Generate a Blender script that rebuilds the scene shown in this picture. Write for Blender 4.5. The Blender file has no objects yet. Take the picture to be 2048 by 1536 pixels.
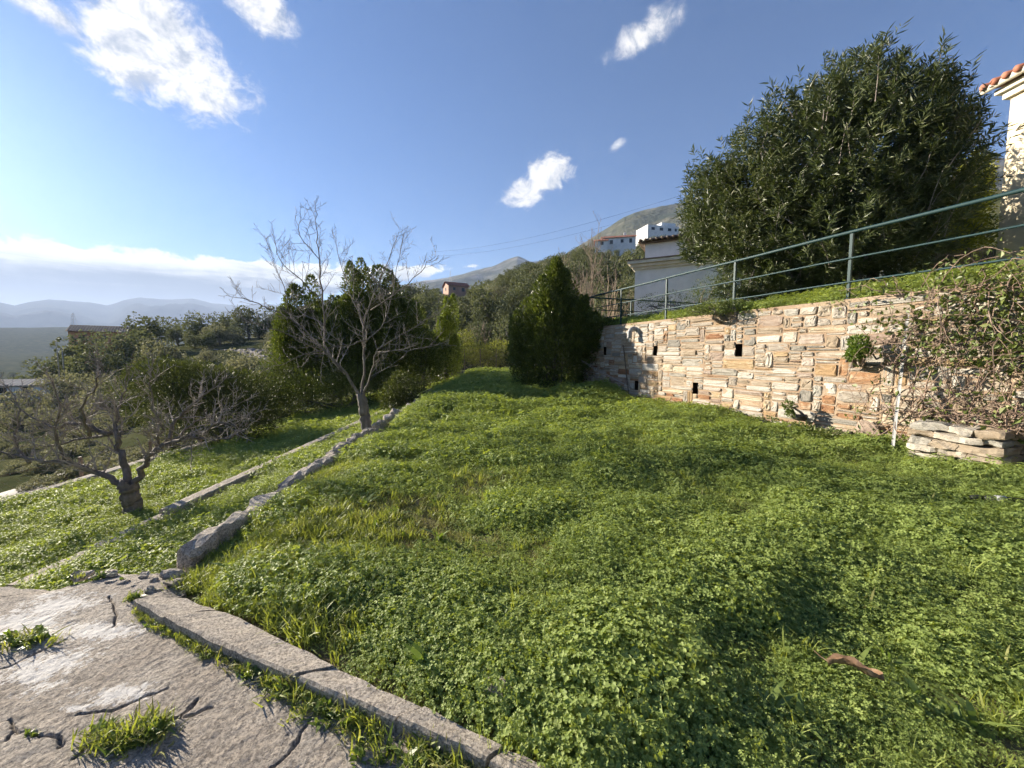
import bpy, bmesh, math, random
import numpy as np
from mathutils import Vector

SC = bpy.context.scene
COL = SC.collection
R = math.radians
# ------------------------------------------------------------------ camera
F, EYE, HOR = 780.0, 1.6, 705.0            # focal length in photo pixels, eye height, horizon row
PITCH = math.atan((768 - HOR) / F)
cam_d = bpy.data.cameras.new("camera")
cam_d.sensor_fit = 'HORIZONTAL'; cam_d.sensor_width = 36.0
cam_d.lens = 36.0 * F / 2048.0
cam_d.clip_start = 0.05; cam_d.clip_end = 40000
cam = bpy.data.objects.new("camera", cam_d); COL.objects.link(cam)
cam.location = (0, 0, EYE); cam.rotation_euler = (math.pi / 2 - PITCH, 0, 0)
SC.camera = cam

# ------------------------------------------------------------------ light and exposure
SUN_AZ, SUN_EL = R(-61), R(18.0)           # azimuth measured from +Y towards +X
sun_dir = Vector((math.sin(SUN_AZ) * math.cos(SUN_EL), math.cos(SUN_AZ) * math.cos(SUN_EL), math.sin(SUN_EL)))
sd = bpy.data.lights.new("sun", 'SUN'); sd.energy = 5.0; sd.angle = R(0.5); sd.color = (1.0, 0.89, 0.73)
so = bpy.data.objects.new("sun", sd); COL.objects.link(so)
so.rotation_euler = (-sun_dir).to_track_quat('-Z', 'Y').to_euler(); so.location = (0, 0, 30)
SKY_STRENGTH = 0.037
SC.view_settings.view_transform = 'Standard'
SC.view_settings.look = 'None'
SC.view_settings.gamma = 1.0
SC.view_settings.exposure = 1.95
SC.view_settings.use_curve_mapping = False
SC.cycles.use_denoising = True
SC.cycles.use_adaptive_sampling = True; SC.cycles.adaptive_threshold = 0.025; SC.cycles.use_light_tree = False
SC.cycles.max_bounces = 6; SC.cycles.diffuse_bounces = 3; SC.cycles.glossy_bounces = 2; SC.cycles.transmission_bounces = 4
SC.cycles.transparent_max_bounces = 8
SC.cycles.volume_bounces = 0
SC.cycles.sample_clamp_indirect = 6.0


def ray(px, py):
    x = (px - 1024) / F; y = -(py - 768) / F
    return np.array([x, math.cos(PITCH) + y * math.sin(PITCH), -math.sin(PITCH) + y * math.cos(PITCH)])


def at_y(px, py, Y):                       # photo pixel -> world point at depth Y
    d = ray(px, py); t = Y / d[1]
    return np.array([t * d[0], Y, EYE + t * d[2]])


def at_z(px, py, z):
    d = ray(px, py); t = (z - EYE) / d[2]
    return np.array([t * d[0], t * d[1], z])


# ------------------------------------------------------------------ sky with clouds (world)
world = bpy.data.worlds.new("World"); SC.world = world; world.use_nodes = True
wt = world.node_tree; wt.nodes.clear()


class X:                                   # tiny expression wrapper over math nodes
    def __init__(s, tree, sock): s.t, s.s = tree, sock
    def _op(s, op, *a, clamp=False):
        n = s.t.nodes.new('ShaderNodeMath'); n.operation = op; n.use_clamp = clamp
        for i, v in enumerate((s,) + a):
            if isinstance(v, X): s.t.links.new(v.s, n.inputs[i])
            else: n.inputs[i].default_value = float(v)
        return X(s.t, n.outputs[0])
    def __add__(s, o): return s._op('ADD', o)
    def __sub__(s, o): return s._op('SUBTRACT', o)
    def __mul__(s, o): return s._op('MULTIPLY', o)
    def __truediv__(s, o): return s._op('DIVIDE', o)
    def __rsub__(s, o): return (s * -1.0)._op('ADD', o)
    def sqrt(s): return s._op('SQRT')
    def min(s, o): return s._op('MINIMUM', o)
    def max(s, o): return s._op('MAXIMUM', o)
    def smooth(s, lo, hi):
        n = s.t.nodes.new('ShaderNodeMapRange'); n.interpolation_type = 'SMOOTHSTEP'
        s.t.links.new(s.s, n.inputs['Value']); n.inputs['From Min'].default_value = lo; n.inputs['From Max'].default_value = hi
        return X(s.t, n.outputs['Result'])


def build_sky():
    N, L = wt.nodes, wt.links
    out = N.new('ShaderNodeOutputWorld')
    sky = N.new('ShaderNodeTexSky'); sky.sky_type = 'NISHITA'; sky.sun_disc = False
    sky.sun_elevation = SUN_EL; sky.sun_rotation = SUN_AZ
    sky.altitude = 150; sky.air_density = 1.25; sky.dust_density = 0.55; sky.ozone_density = 10.0
    bg = N.new('ShaderNodeBackground'); bg.inputs[1].default_value = SKY_STRENGTH
    L.new(sky.outputs[0], bg.inputs[0])
    tc = N.new('ShaderNodeTexCoord')
    sp = N.new('ShaderNodeSeparateXYZ'); L.new(tc.outputs['Generated'], sp.inputs[0])
    x, y, z = (X(wt, sp.outputs[i]) for i in range(3))
    u = x._op('ARCTAN2', y); v = z._op('ARCSINE')

    def fbm(su, sv, off, detail=6, rough=0.55, warp=0.0, du=0.0, dv=0.0):
        c = N.new('ShaderNodeCombineXYZ')
        L.new((u * su + (off + du * su)).s, c.inputs[0]); L.new((v * sv + (off * 1.7 + dv * sv)).s, c.inputs[1]); c.inputs[2].default_value = off
        n = N.new('ShaderNodeTexNoise'); n.inputs['Scale'].default_value = 1.0
        n.inputs['Detail'].default_value = detail; n.inputs['Roughness'].default_value = rough
        n.inputs['Distortion'].default_value = warp
        L.new(c.outputs[0], n.inputs['Vector'])
        return X(wt, n.outputs[0]) - 0.5

    def uv(px, py):
        d = ray(px, py); d = d / np.linalg.norm(d)
        return math.atan2(d[0], d[1]), math.asin(d[2])
    n_big = fbm(7, 9, 3.1, 4, 0.58); n_mid = fbm(15, 19, 7.7, 6, 0.68, 0.5); n_fine = fbm(46, 60, 1.3, 4, 0.68, 0.3)
    dens = None
    for (px, py, rx, ry, rot, soft) in [
            (300, 70, 0.150, 0.100, -0.35, 0.42), (110, 30, 0.08, 0.030, -0.2, 0.8), (385, 160, 0.080, 0.058, -0.3, 0.4), (260, 100, 0.10, 0.075, -0.3, 0.4), (340, 110, 0.11, 0.085, -0.3, 0.4),
            (520, 15, 0.075, 0.045, -0.2, 0.7),
            (1290, 68, 0.105, 0.036, 0.30, 0.9),
            (1100, 345, 0.082, 0.046, 0.22, 0.4), (1045, 385, 0.068, 0.042, 0.3, 0.42),
            (1235, 290, 0.025, 0.012, 0.5, 1.3)]:
        u0, v0 = uv(px, py)
        du, dv = (u - u0), (v - v0)
        c, s = math.cos(rot), math.sin(rot)
        a = (du * c + dv * s) / rx; b = (dv * c - du * s) / ry
        f = 1.0 - (a * a + b * b).sqrt() + n_big * 1.0 + n_mid * 1.35 + n_fine * 0.5
        m = f.smooth(0.0 + 0.05 * soft, 0.25 + soft * 0.75)
        dens = m if dens is None else dens.max(m)
    # long bank of cloud above the mountains, tapering to a tip on the right
    ut, vt = uv(985, 527); ul, vl = uv(0, 462); ub, vb = uv(560, 612)
    k1 = (vl - vt) / (ul - ut); k2 = (vb - vt) / (ub - ut)
    streak = fbm(5, 42, 11.0, 4, 0.6, 0.6); puff = fbm(26, 34, 5.0, 4, 0.62, 0.5)
    lim = u.max(ul * 1.25)
    top = (lim - ut) * k1 + vt; bot = (u - ut) * k2 + vt
    fb = (top - v).min(v - bot) * 26.0 + puff * 1.5 + streak * 0.6
    bank = fb.smooth(0.10, 0.36)
    inner = (top - v) * 11.0 + streak * 1.1 + puff * 0.35
    grey = inner.smooth(0.10, 0.75)
    # colours: sunlit cloud and the thick grey underside of the bank
    mixc = N.new('ShaderNodeMix'); mixc.data_type = 'RGBA'
    L.new(grey.s, mixc.inputs['Factor'])
    mixc.inputs[6].default_value = (0.31, 0.30, 0.27, 1); mixc.inputs[7].default_value = (0.022, 0.026, 0.034, 1)
    n_sun = fbm(15, 19, 7.7, 4, 0.68, 0.5, -0.022, 0.012)
    shade = ((n_mid - n_sun) * 2.2 + n_fine * 0.7 + n_big * 0.6).smooth(-0.45, 0.30)
    mixw = N.new('ShaderNodeMix'); mixw.data_type = 'RGBA'
    L.new(shade.s, mixw.inputs['Factor'])
    mixw.inputs[6].default_value = (0.13, 0.145, 0.168, 1); mixw.inputs[7].default_value = (0.31, 0.30, 0.285, 1)
    b1 = N.new('ShaderNodeBackground'); L.new(mixw.outputs[2], b1.inputs[0])
    b2 = N.new('ShaderNodeBackground'); L.new(mixc.outputs[2], b2.inputs[0])
    m1 = N.new('ShaderNodeMixShader'); L.new((dens * 0.94).s, m1.inputs[0]); L.new(bg.outputs[0], m1.inputs[1]); L.new(b1.outputs[0], m1.inputs[2])
    m2 = N.new('ShaderNodeMixShader'); L.new((bank * 0.96).s, m2.inputs[0]); L.new(m1.outputs[0], m2.inputs[1]); L.new(b2.outputs[0], m2.inputs[2])
    L.new(m2.outputs[0], out.inputs[0])


build_sky()
world.cycles.sampling_method = 'MANUAL'; world.cycles.sample_map_resolution = 512

# ------------------------------------------------------------------ numpy helpers
rng = np.random.default_rng(7)
random.seed(7)
_lat = np.random.default_rng(99).random((256, 256))


def vn(x, y, sc=1.0, seed=0):              # value noise 0..1
    x = np.asarray(x, float) / sc + seed * 17.31; y = np.asarray(y, float) / sc + seed * 9.17
    xi = np.floor(x).astype(int); yi = np.floor(y).astype(int); fx = x - xi; fy = y - yi
    fx = fx * fx * (3 - 2 * fx); fy = fy * fy * (3 - 2 * fy)
    g = lambda a, b: _lat[a % 256, b % 256]
    return (g(xi, yi) * (1 - fx) + g(xi + 1, yi) * fx) * (1 - fy) + (g(xi, yi + 1) * (1 - fx) + g(xi + 1, yi + 1) * fx) * fy


def fb(x, y, sc=1.0, seed=0, oct=4):
    s = 0; a = 1; t = 0
    for i in range(oct):
        s = s + a * vn(x, y, sc / 2 ** i, seed + i); t += a; a *= 0.5
    return s / t - 0.5


def sm(x, a, b):
    t = np.clip((x - a) / (b - a), 0, 1); return t * t * (3 - 2 * t)


def mesh_np(name, V, faces, mat=None, smooth=False, rnd=None):
    """faces: list of (m,k) index arrays"""
    me = bpy.data.meshes.new(name)
    V = np.asarray(V, np.float32)
    me.vertices.add(len(V)); me.vertices.foreach_set('co', V.ravel())
    faces = [np.asarray(f, np.int32) for f in faces if len(f)]
    if faces:
        tot = np.concatenate([np.full(len(f), f.shape[1], np.int32) for f in faces])
        idx = np.concatenate([f.ravel() for f in faces])
        me.loops.add(len(idx)); me.loops.foreach_set('vertex_index', idx)
        me.polygons.add(len(tot))
        st = np.concatenate([[0], np.cumsum(tot)[:-1]]).astype(np.int32)
        me.polygons.foreach_set('loop_start', st)
        me.polygons.foreach_set('use_smooth', np.full(len(tot), smooth))
        if rnd is not None:
            a = me.attributes.new('rnd', 'FLOAT', 'FACE'); a.data.foreach_set('value', np.asarray(rnd, np.float32))
    me.update(calc_edges=True)
    if mat: me.materials.append(mat)
    return me


def add(name, me, parent=None, label=None, cat=None, group=None, kind=None, loc=None):
    o = bpy.data.objects.new(name, me); COL.objects.link(o)
    if parent is not None: o.parent = parent
    if label: o['label'] = label
    if cat: o['category'] = cat
    if group: o['group'] = group
    if kind: o['kind'] = kind
    if loc is not None: o.location = loc
    return o


def thing(name, label, cat, loc=(0, 0, 0), group=None, rz=0):
    o = add(name, None, None, label, cat, group, None, loc); o.rotation_euler.z = rz
    o.empty_display_size = 0.1
    return o


class MB:                                  # collects geometry
    def __init__(s): s.v = []; s.f = {}; s.n = 0; s.r = {}
    def put(s, V, Fs, r=None):
        V = np.asarray(V, float); s.v.append(V)
        for f in Fs:
            f = np.asarray(f, int)
            if not len(f): continue
            s.f.setdefault(f.shape[1], []).append(f + s.n)
            s.r.setdefault(f.shape[1], []).append(np.full(len(f), random.random() if r is None else r))
        s.n += len(V)
    def mesh(s, name, mat, smooth=False):
        ks = sorted(s.f)
        return mesh_np(name, np.concatenate(s.v), [np.concatenate(s.f[k]) for k in ks], mat, smooth,
                       np.concatenate([np.concatenate(s.r[k]) for k in ks]))
    def box(s, c, size, rz=0.0, r=None):
        sx, sy, sz = (q / 2 for q in size)
        V = np.array([(x, y, z) for x in (-sx, sx) for y in (-sy, sy) for z in (-sz, sz)])
        ca, sa = math.cos(rz), math.sin(rz)
        V = np.c_[V[:, 0] * ca - V[:, 1] * sa, V[:, 0] * sa + V[:, 1] * ca, V[:, 2]] + np.asarray(c)
        s.put(V, [[(0, 1, 3, 2), (4, 6, 7, 5), (0, 4, 5, 1), (2, 3, 7, 6), (0, 2, 6, 4), (1, 5, 7, 3)]], r)
    def tube(s, P, rad, sides=6, cap=True, r=None):
        V, Fq, caps = tube(P, rad, sides)
        s.put(V, [Fq] + (caps if cap else []), r)


def tube(P, rad, sides=6):
    P = np.asarray(P, float); n = len(P)
    rad = np.broadcast_to(np.asarray(rad, float), (n,))
    T = np.gradient(P, axis=0); T /= np.linalg.norm(T, axis=1)[:, None] + 1e-9
    ref = np.array([0.31, 0.17, 0.93]) if abs(T[0] @ np.array([0.31, 0.17, 0.93])) < 0.9 else np.array([1.0, 0, 0])
    A = np.cross(T, ref); A /= np.linalg.norm(A, axis=1)[:, None] + 1e-9
    B = np.cross(T, A)
    an = np.linspace(0, 2 * math.pi, sides, endpoint=False)
    V = P[:, None, :] + rad[:, None, None] * (np.cos(an)[None, :, None] * A[:, None, :] + np.sin(an)[None, :, None] * B[:, None, :])
    i = np.arange(n - 1)[:, None] * sides; j = np.arange(sides)[None, :]; k = (j + 1) % sides
    Fq = np.stack([i + j, i + k, i + sides + k, i + sides + j], -1).reshape(-1, 4)
    c0 = np.arange(sides)[::-1][None, :]; c1 = (np.arange(sides) + (n - 1) * sides)[None, :]
    return V.reshape(-1, 3), Fq, [c0, c1]


def grid_mesh(name, xs, ys, zf, mat, smooth=True):
    Xg, Yg = np.meshgrid(xs, ys); Z = zf(Xg, Yg)
    V = np.stack([Xg, Yg, Z], -1).reshape(-1, 3)
    return mesh_np(name, V, [grid_faces(len(ys), len(xs))], mat, smooth)


def grid_faces(nr, nc):
    i = np.arange(nr - 1)[:, None] * nc; j = np.arange(nc - 1)[None, :]
    return np.stack([i + j, i + j + 1, i + nc + j + 1, i + nc + j], -1).reshape(-1, 4)


def unit(v):
    return v / (np.linalg.norm(v, axis=-1, keepdims=True) + 1e-9)


def leaves(P, D, L, W, fold=0.25, g=None):
    """folded two-triangle leaves at P pointing along D"""
    g = g or rng
    n = len(P); D = unit(D)
    rn = unit(g.normal(size=(n, 3))); S = unit(np.cross(D, rn)); U = np.cross(S, D)
    L = np.broadcast_to(L, (n,))[:, None]; W = np.broadcast_to(W, (n,))[:, None]
    b = P; t = P + D * L - U * L * 0.12; m = P + D * L * 0.48
    l = m + S * W * 0.5 + U * W * fold; r = m - S * W * 0.5 + U * W * fold
    V = np.stack([b, l, t, r], 1).reshape(-1, 3)
    k = np.arange(n)[:, None] * 4
    Fc = np.concatenate([np.concatenate([k, k + 1, k + 2], 1), np.concatenate([k, k + 2, k + 3], 1)])
    rr = g.random(n)
    return V, Fc, np.concatenate([rr, rr])


def leaf_mesh(name, P, D, L, W, mat, fold=0.25, g=None, smooth=False):
    V, Fc, rr = leaves(P, D, L, W, fold, g)
    return mesh_np(name, V, [Fc], mat, smooth, rr)


# ------------------------------------------------------------------ materials
def mat_new(name):
    m = bpy.data.materials.new(name); m.use_nodes = True
    t = m.node_tree; return m, t, t.nodes['Principled BSDF']


def ramp(t, fac, stops):
    n = t.nodes.new('ShaderNodeValToRGB'); e = n.color_ramp.elements
    while len(e) < len(stops): e.new(0.5)
    for q, (p, c) in zip(e, stops): q.position = p; q.color = (*c, 1)
    t.links.new(fac, n.inputs[0]); return n.outputs[0]


def tex_noise(t, scale, detail=5, rough=0.6, coord='Object', dist=0.0, sv=None):
    tc = t.nodes.new('ShaderNodeTexCoord'); n = t.nodes.new('ShaderNodeTexNoise')
    if coord == 'World':
        g = t.nodes.new('ShaderNodeNewGeometry'); src = g.outputs['Position']
    else: src = tc.outputs[coord]
    if sv:
        mp = t.nodes.new('ShaderNodeMapping'); mp.inputs['Scale'].default_value = sv; t.links.new(src, mp.inputs[0]); src = mp.outputs[0]
    t.links.new(src, n.inputs['Vector'])
    n.inputs['Scale'].default_value = scale; n.inputs['Detail'].default_value = detail
    n.inputs['Roughness'].default_value = rough; n.inputs['Distortion'].default_value = dist
    return n.outputs[0]


def mixrgb(t, fac, a, b, mode='MIX'):
    n = t.nodes.new('ShaderNodeMix'); n.data_type = 'RGBA'; n.blend_type = mode
    for s, v in ((n.inputs[0], fac), (n.inputs[6], a), (n.inputs[7], b)):
        if hasattr(v, 'links'): t.links.new(v, s)
        elif isinstance(v, (tuple, list)): s.default_value = (*v, 1)
        else: s.default_value = v
    return n.outputs[2]


def bump(t, b, h, strength=0.4, dist=0.02):
    n = t.nodes.new('ShaderNodeBump'); n.inputs['Strength'].default_value = strength; n.inputs['Distance'].default_value = dist
    t.links.new(h, n.inputs['Height']); t.links.new(n.outputs[0], b.inputs['Normal'])


def leaf_mat(name, c1, c2, c3=None, rough=0.45, trans=0.3, tcol=None, spec=0.4, inst=False, patch=2.0):
    m, t, b = mat_new(name)
    at = t.nodes.new('ShaderNodeAttribute'); at.attribute_name = 'rnd'
    oi = t.nodes.new('ShaderNodeObjectInfo')
    stops = [(0.0, c1), (0.75, c2)] + ([(1.0, c3)] if c3 else [])
    f = at.outputs['Fac']
    if inst:
        f = (X(t, f) * 0.55 + X(t, oi.outputs['Random']) * 0.45).s
    pn = tex_noise(t, patch, 3, 0.5, 'World')
    f = (X(t, f) * 0.75 + (X(t, pn) - 0.5) * 0.6 + 0.12).s
    col = ramp(t, f, stops)
    t.links.new(col, b.inputs['Base Color'])
    b.inputs['Roughness'].default_value = rough
    b.inputs['Specular IOR Level'].default_value = spec
    tr = t.nodes.new('ShaderNodeBsdfTranslucent')
    tc = mixrgb(t, 1.0, col, tcol or (1.3, 1.4, 0.6), 'MULTIPLY')
    t.links.new(tc, tr.inputs[0])
    ms = t.nodes.new('ShaderNodeMixShader'); ms.inputs[0].default_value = trans
    t.links.new(b.outputs[0], ms.inputs[1]); t.links.new(tr.outputs[0], ms.inputs[2])
    t.links.new(ms.outputs[0], t.nodes['Material Output'].inputs[0])
    return m


def noise_mat(name, stops, scale=3, rough=0.85, detail=6, coord='Object', bs=0.3, bscale=40, bdist=0.01, spec=0.3, extra=None, sv=None):
    m, t, b = mat_new(name)
    col = ramp(t, tex_noise(t, scale, detail, 0.6, coord, 0.2, sv), stops)
    if extra: col = extra(t, col)
    t.links.new(col, b.inputs['Base Color'])
    b.inputs['Roughness'].default_value = rough; b.inputs['Specular IOR Level'].default_value = spec
    if bs: bump(t, b, tex_noise(t, bscale, 5, 0.65, coord), bs, bdist)
    return m


M = {}
M['clover'] = leaf_mat('clover', (0.175, 0.242, 0.062), (0.29, 0.362, 0.105), (0.46, 0.50, 0.20), 0.55, 0.40, (1.35, 1.25, 0.45), 0.25, True, 0.7)
M['grass'] = leaf_mat('grass', (0.18, 0.23, 0.05), (0.28, 0.33, 0.08), (0.40, 0.40, 0.15), 0.5, 0.42, (1.3, 1.2, 0.5), 0.3, True, 0.8)
M['drygrass'] = leaf_mat('dry_grass', (0.16, 0.16, 0.06), (0.24, 0.25, 0.085), (0.34, 0.30, 0.15), 0.7, 0.3, (1.2, 1.1, 0.8), 0.2, True)
M['weed'] = leaf_mat('weed', (0.10, 0.15, 0.035), (0.16, 0.21, 0.05), (0.25, 0.27, 0.09), 0.45, 0.3, None, 0.4, True)
M['laurel'] = leaf_mat('laurel_leaf', (0.058, 0.078, 0.018), (0.115, 0.138, 0.032), (0.28, 0.28, 0.08), 0.38, 0.24, None, 0.3, False, 0.8)
M['laurel_bright'] = leaf_mat('laurel_leaf_bright', (0.10, 0.13, 0.02), (0.19, 0.22, 0.035), (0.32, 0.33, 0.07), 0.4, 0.34, None, 0.5, False, 0.8)
M['oleander'] = leaf_mat('oleander_leaf', (0.055, 0.075, 0.026), (0.095, 0.115, 0.042), (0.19, 0.195, 0.09), 0.46, 0.18, None, 0.4, False, 0.6)
M['hedge'] = leaf_mat('hedge_leaf', (0.14, 0.16, 0.02), (0.24, 0.25, 0.03), (0.35, 0.33, 0.06), 0.5, 0.35, None, 0.3, False, 1.5)
M['citrus'] = leaf_mat('shrub_leaf', (0.050, 0.062, 0.022), (0.090, 0.102, 0.036), (0.20, 0.20, 0.085), 0.55, 0.18, None, 0.2, False, 1.0)
M['oak'] = leaf_mat('oak_leaf', (0.085, 0.098, 0.048), (0.138, 0.152, 0.075), (0.22, 0.222, 0.11), 0.7, 0.26, (1.1, 1.1, 0.8), 0.15, True, 0.25)
M['olive'] = leaf_mat('olive_leaf', (0.13, 0.14, 0.085), (0.20, 0.205, 0.125), (0.29, 0.28, 0.18), 0.7, 0.34, (1.15, 1.1, 0.85), 0.15, True, 0.25)
M['yellowbush'] = leaf_mat('yellow_bush_leaf', (0.14, 0.15, 0.04), (0.24, 0.24, 0.06), (0.33, 0.3, 0.1), 0.6, 0.3, None, 0.2, False)
M['bramble'] = leaf_mat('bramble_leaf', (0.085, 0.115, 0.030), (0.15, 0.185, 0.05), (0.29, 0.28, 0.11), 0.45, 0.2, None, 0.5, False)
M['fern'] = leaf_mat('wall_plant_leaf', (0.09, 0.15, 0.025), (0.15, 0.22, 0.035), (0.25, 0.29, 0.08), 0.45, 0.3, None, 0.4, False)
M['bark'] = noise_mat('bark', [(0.3, (0.09, 0.075, 0.062)), (0.55, (0.17, 0.15, 0.128)), (0.75, (0.32, 0.30, 0.27))], 9, 0.85, 7, 'Object', 0.8, 28, 0.02, 0.25, sv=(1, 1, 0.35))
M['bark_dark'] = noise_mat('bark_dark', [(0.3, (0.09, 0.078, 0.068)), (0.6, (0.18, 0.16, 0.14)), (0.8, (0.33, 0.31, 0.28))], 9, 0.9, 7, 'Object', 0.9, 26, 0.025, 0.2, sv=(1, 1, 0.35))
M['twig'] = noise_mat('twig_bark', [(0.3, (0.16, 0.135, 0.115)), (0.7, (0.36, 0.32, 0.29))], 6, 0.8, 3, 'Object', 0, spec=0.3)
M['brush'] = noise_mat('dry_brush', [(0.3, (0.20, 0.15, 0.10)), (0.7, (0.34, 0.27, 0.20))], 2, 0.9, 3, 'Object', 0)
M['vine'] = noise_mat('vine_stem', [(0.3, (0.14, 0.09, 0.065)), (0.7, (0.32, 0.24, 0.18))], 5, 0.8, 3, 'Object', 0)
M['paint'] = noise_mat('rail_paint', [(0.35, (0.014, 0.042, 0.045)), (0.62, (0.020, 0.054, 0.057)), (0.80, (0.06, 0.075, 0.068))], 14, 0.55, 6, 'Object', 0.15, 90, 0.002, 0.3)
M['galv'] = noise_mat('galvanised_steel', [(0.3, (0.20, 0.20, 0.19)), (0.7, (0.34, 0.34, 0.33))], 12, 0.5, 4, 'Object', 0.1, 60, 0.002, 0.5)
M['rust_wire'] = noise_mat('rusty_wire', [(0.3, (0.10, 0.07, 0.05)), (0.7, (0.2, 0.16, 0.13))], 9, 0.7, 3, 'Object', 0)
M['mortar'] = noise_mat('mortar', [(0.25, (0.25, 0.165, 0.105)), (0.5, (0.34, 0.255, 0.175)), (0.75, (0.43, 0.345, 0.255))], 2.2, 0.95, 9, 'World', 0.8, 45, 0.02)
M['soil'] = noise_mat('soil', [(0.3, (0.10, 0.08, 0.045)), (0.55, (0.14, 0.12, 0.06)), (0.8, (0.19, 0.17, 0.09))], 3, 0.95, 8, 'World', 0.8, 30, 0.03)
M['turf'] = noise_mat('turf', [(0.3, (0.075, 0.10, 0.025)), (0.55, (0.12, 0.15, 0.04)), (0.8, (0.18, 0.19, 0.07))], 2.5, 1.0, 9, 'World', 0.9, 35, 0.04, spec=0.0)
M['terrain'] = noise_mat('terrain_scrub', [(0.3, (0.035, 0.042, 0.020)), (0.5, (0.060, 0.066, 0.032)), (0.7, (0.11, 0.105, 0.06))], 0.09, 1.0, 10, 'World', 0.4, 0.6, 0.5, spec=0.0)
M['mount'] = noise_mat('mountain_scrub', [(0.35, (0.045, 0.055, 0.032)), (0.52, (0.085, 0.085, 0.05)), (0.68, (0.24, 0.22, 0.19))], 0.006, 1.0, 12, 'World', 1.0, 0.025, 26, spec=0.0)
M['mount_far'] = noise_mat('mountain_far', [(0.35, (0.035, 0.038, 0.035)), (0.65, (0.07, 0.07, 0.06))], 0.002, 1.0, 10, 'World', 0.4, 0.004, 60, spec=0.0)
M['asphalt'] = noise_mat('asphalt', [(0.3, (0.16, 0.15, 0.14)), (0.7, (0.24, 0.23, 0.21))], 0.5, 0.9, 6, 'World', 0.2, 30, 0.01)
M['path'] = noise_mat('concrete_path', [(0.3, (0.22, 0.205, 0.185)), (0.7, (0.32, 0.305, 0.28))], 0.6, 0.9, 6, 'World', 0.2, 30, 0.01)
M['white_wall'] = noise_mat('white_render', [(0.3, (0.66, 0.66, 0.64)), (0.55, (0.78, 0.78, 0.76)), (0.8, (0.82, 0.82, 0.80))], 1.2, 0.9, 8, 'Object', 0.15, 60, 0.004)
M['cream_wall'] = noise_mat('cream_render', [(0.3, (0.60, 0.50, 0.34)), (0.55, (0.70, 0.60, 0.43)), (0.8, (0.74, 0.66, 0.50))], 1.6, 0.92, 9, 'Object', 0.35, 70, 0.006)
M['trim'] = noise_mat('stone_trim', [(0.3, (0.58, 0.52, 0.42)), (0.7, (0.72, 0.68, 0.58))], 3, 0.85, 7, 'Object', 0.2, 50, 0.004)
M['roof'] = noise_mat('terracotta_roof', [(0.3, (0.20, 0.075, 0.045)), (0.55, (0.32, 0.13, 0.08)), (0.8, (0.40, 0.24, 0.17))], 2.2, 0.85, 7, 'Object', 0.3, 30, 0.01)
M['roof_old'] = noise_mat('lichened_roof', [(0.3, (0.09, 0.065, 0.05)), (0.55, (0.17, 0.13, 0.10)), (0.8, (0.30, 0.25, 0.2))], 3, 0.9, 8, 'Object', 0.4, 30, 0.02)
M['ochre'] = noise_mat('ochre_render', [(0.3, (0.42, 0.20, 0.11)), (0.7, (0.55, 0.28, 0.16))], 0.4, 0.9, 6, 'Object', 0)
M['pink'] = noise_mat('pink_render', [(0.3, (0.36, 0.23, 0.17)), (0.7, (0.46, 0.31, 0.24))], 0.5, 0.9, 6, 'Object', 0)
M['glass'] = noise_mat('dark_window', [(0.3, (0.02, 0.022, 0.026)), (0.7, (0.04, 0.045, 0.05))], 0.5, 0.15, 2, 'Object', 0, spec=0.5)
M['black'] = noise_mat('black_plastic', [(0.3, (0.012, 0.013, 0.014)), (0.7, (0.025, 0.027, 0.03))], 8, 0.4, 4, 'Object', 0.1, 60, 0.002)
M['steel'] = noise_mat('bright_steel', [(0.3, (0.5, 0.5, 0.5)), (0.7, (0.65, 0.65, 0.64))], 8, 0.3, 4, 'Object', 0)
M['hose'] = noise_mat('hose_rubber', [(0.3, (0.14, 0.22, 0.21)), (0.7, (0.22, 0.31, 0.30))], 5, 0.5, 3, 'Object', 0)
M['deadleaf'] = noise_mat('dead_leaf', [(0.3, (0.17, 0.10, 0.055)), (0.55, (0.32, 0.20, 0.115)), (0.8, (0.48, 0.35, 0.23))], 25, 0.7, 5, 'Object', 0.5, 60, 0.004)
M['gabion'] = noise_mat('gabion_rock', [(0.3, (0.16, 0.14, 0.13)), (0.7, (0.34, 0.31, 0.29))], 1.5, 0.95, 9, 'World', 1.0, 3, 0.3)
M['greypipe'] = noise_mat('grey_pipe', [(0.3, (0.22, 0.22, 0.22)), (0.7, (0.34, 0.34, 0.34))], 5, 0.5, 3, 'Object', 0)
M['shaded_dirt'] = noise_mat('dirt_with_painted_shade', [(0.3, (0.018, 0.013, 0.009)), (0.7, (0.045, 0.033, 0.024))], 9, 1.0, 5, 'World', 0.3, 30, 0.02, spec=0.0)  # weep hole dirt, darkened further so the holes' shade is in the colour
M['shade_wall'] = noise_mat('old_concrete', [(0.3, (0.10, 0.09, 0.08)), (0.55, (0.18, 0.165, 0.15)), (0.8, (0.28, 0.26, 0.24))], 2.0, 0.95, 9, 'World', 0.6, 25, 0.02)


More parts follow.
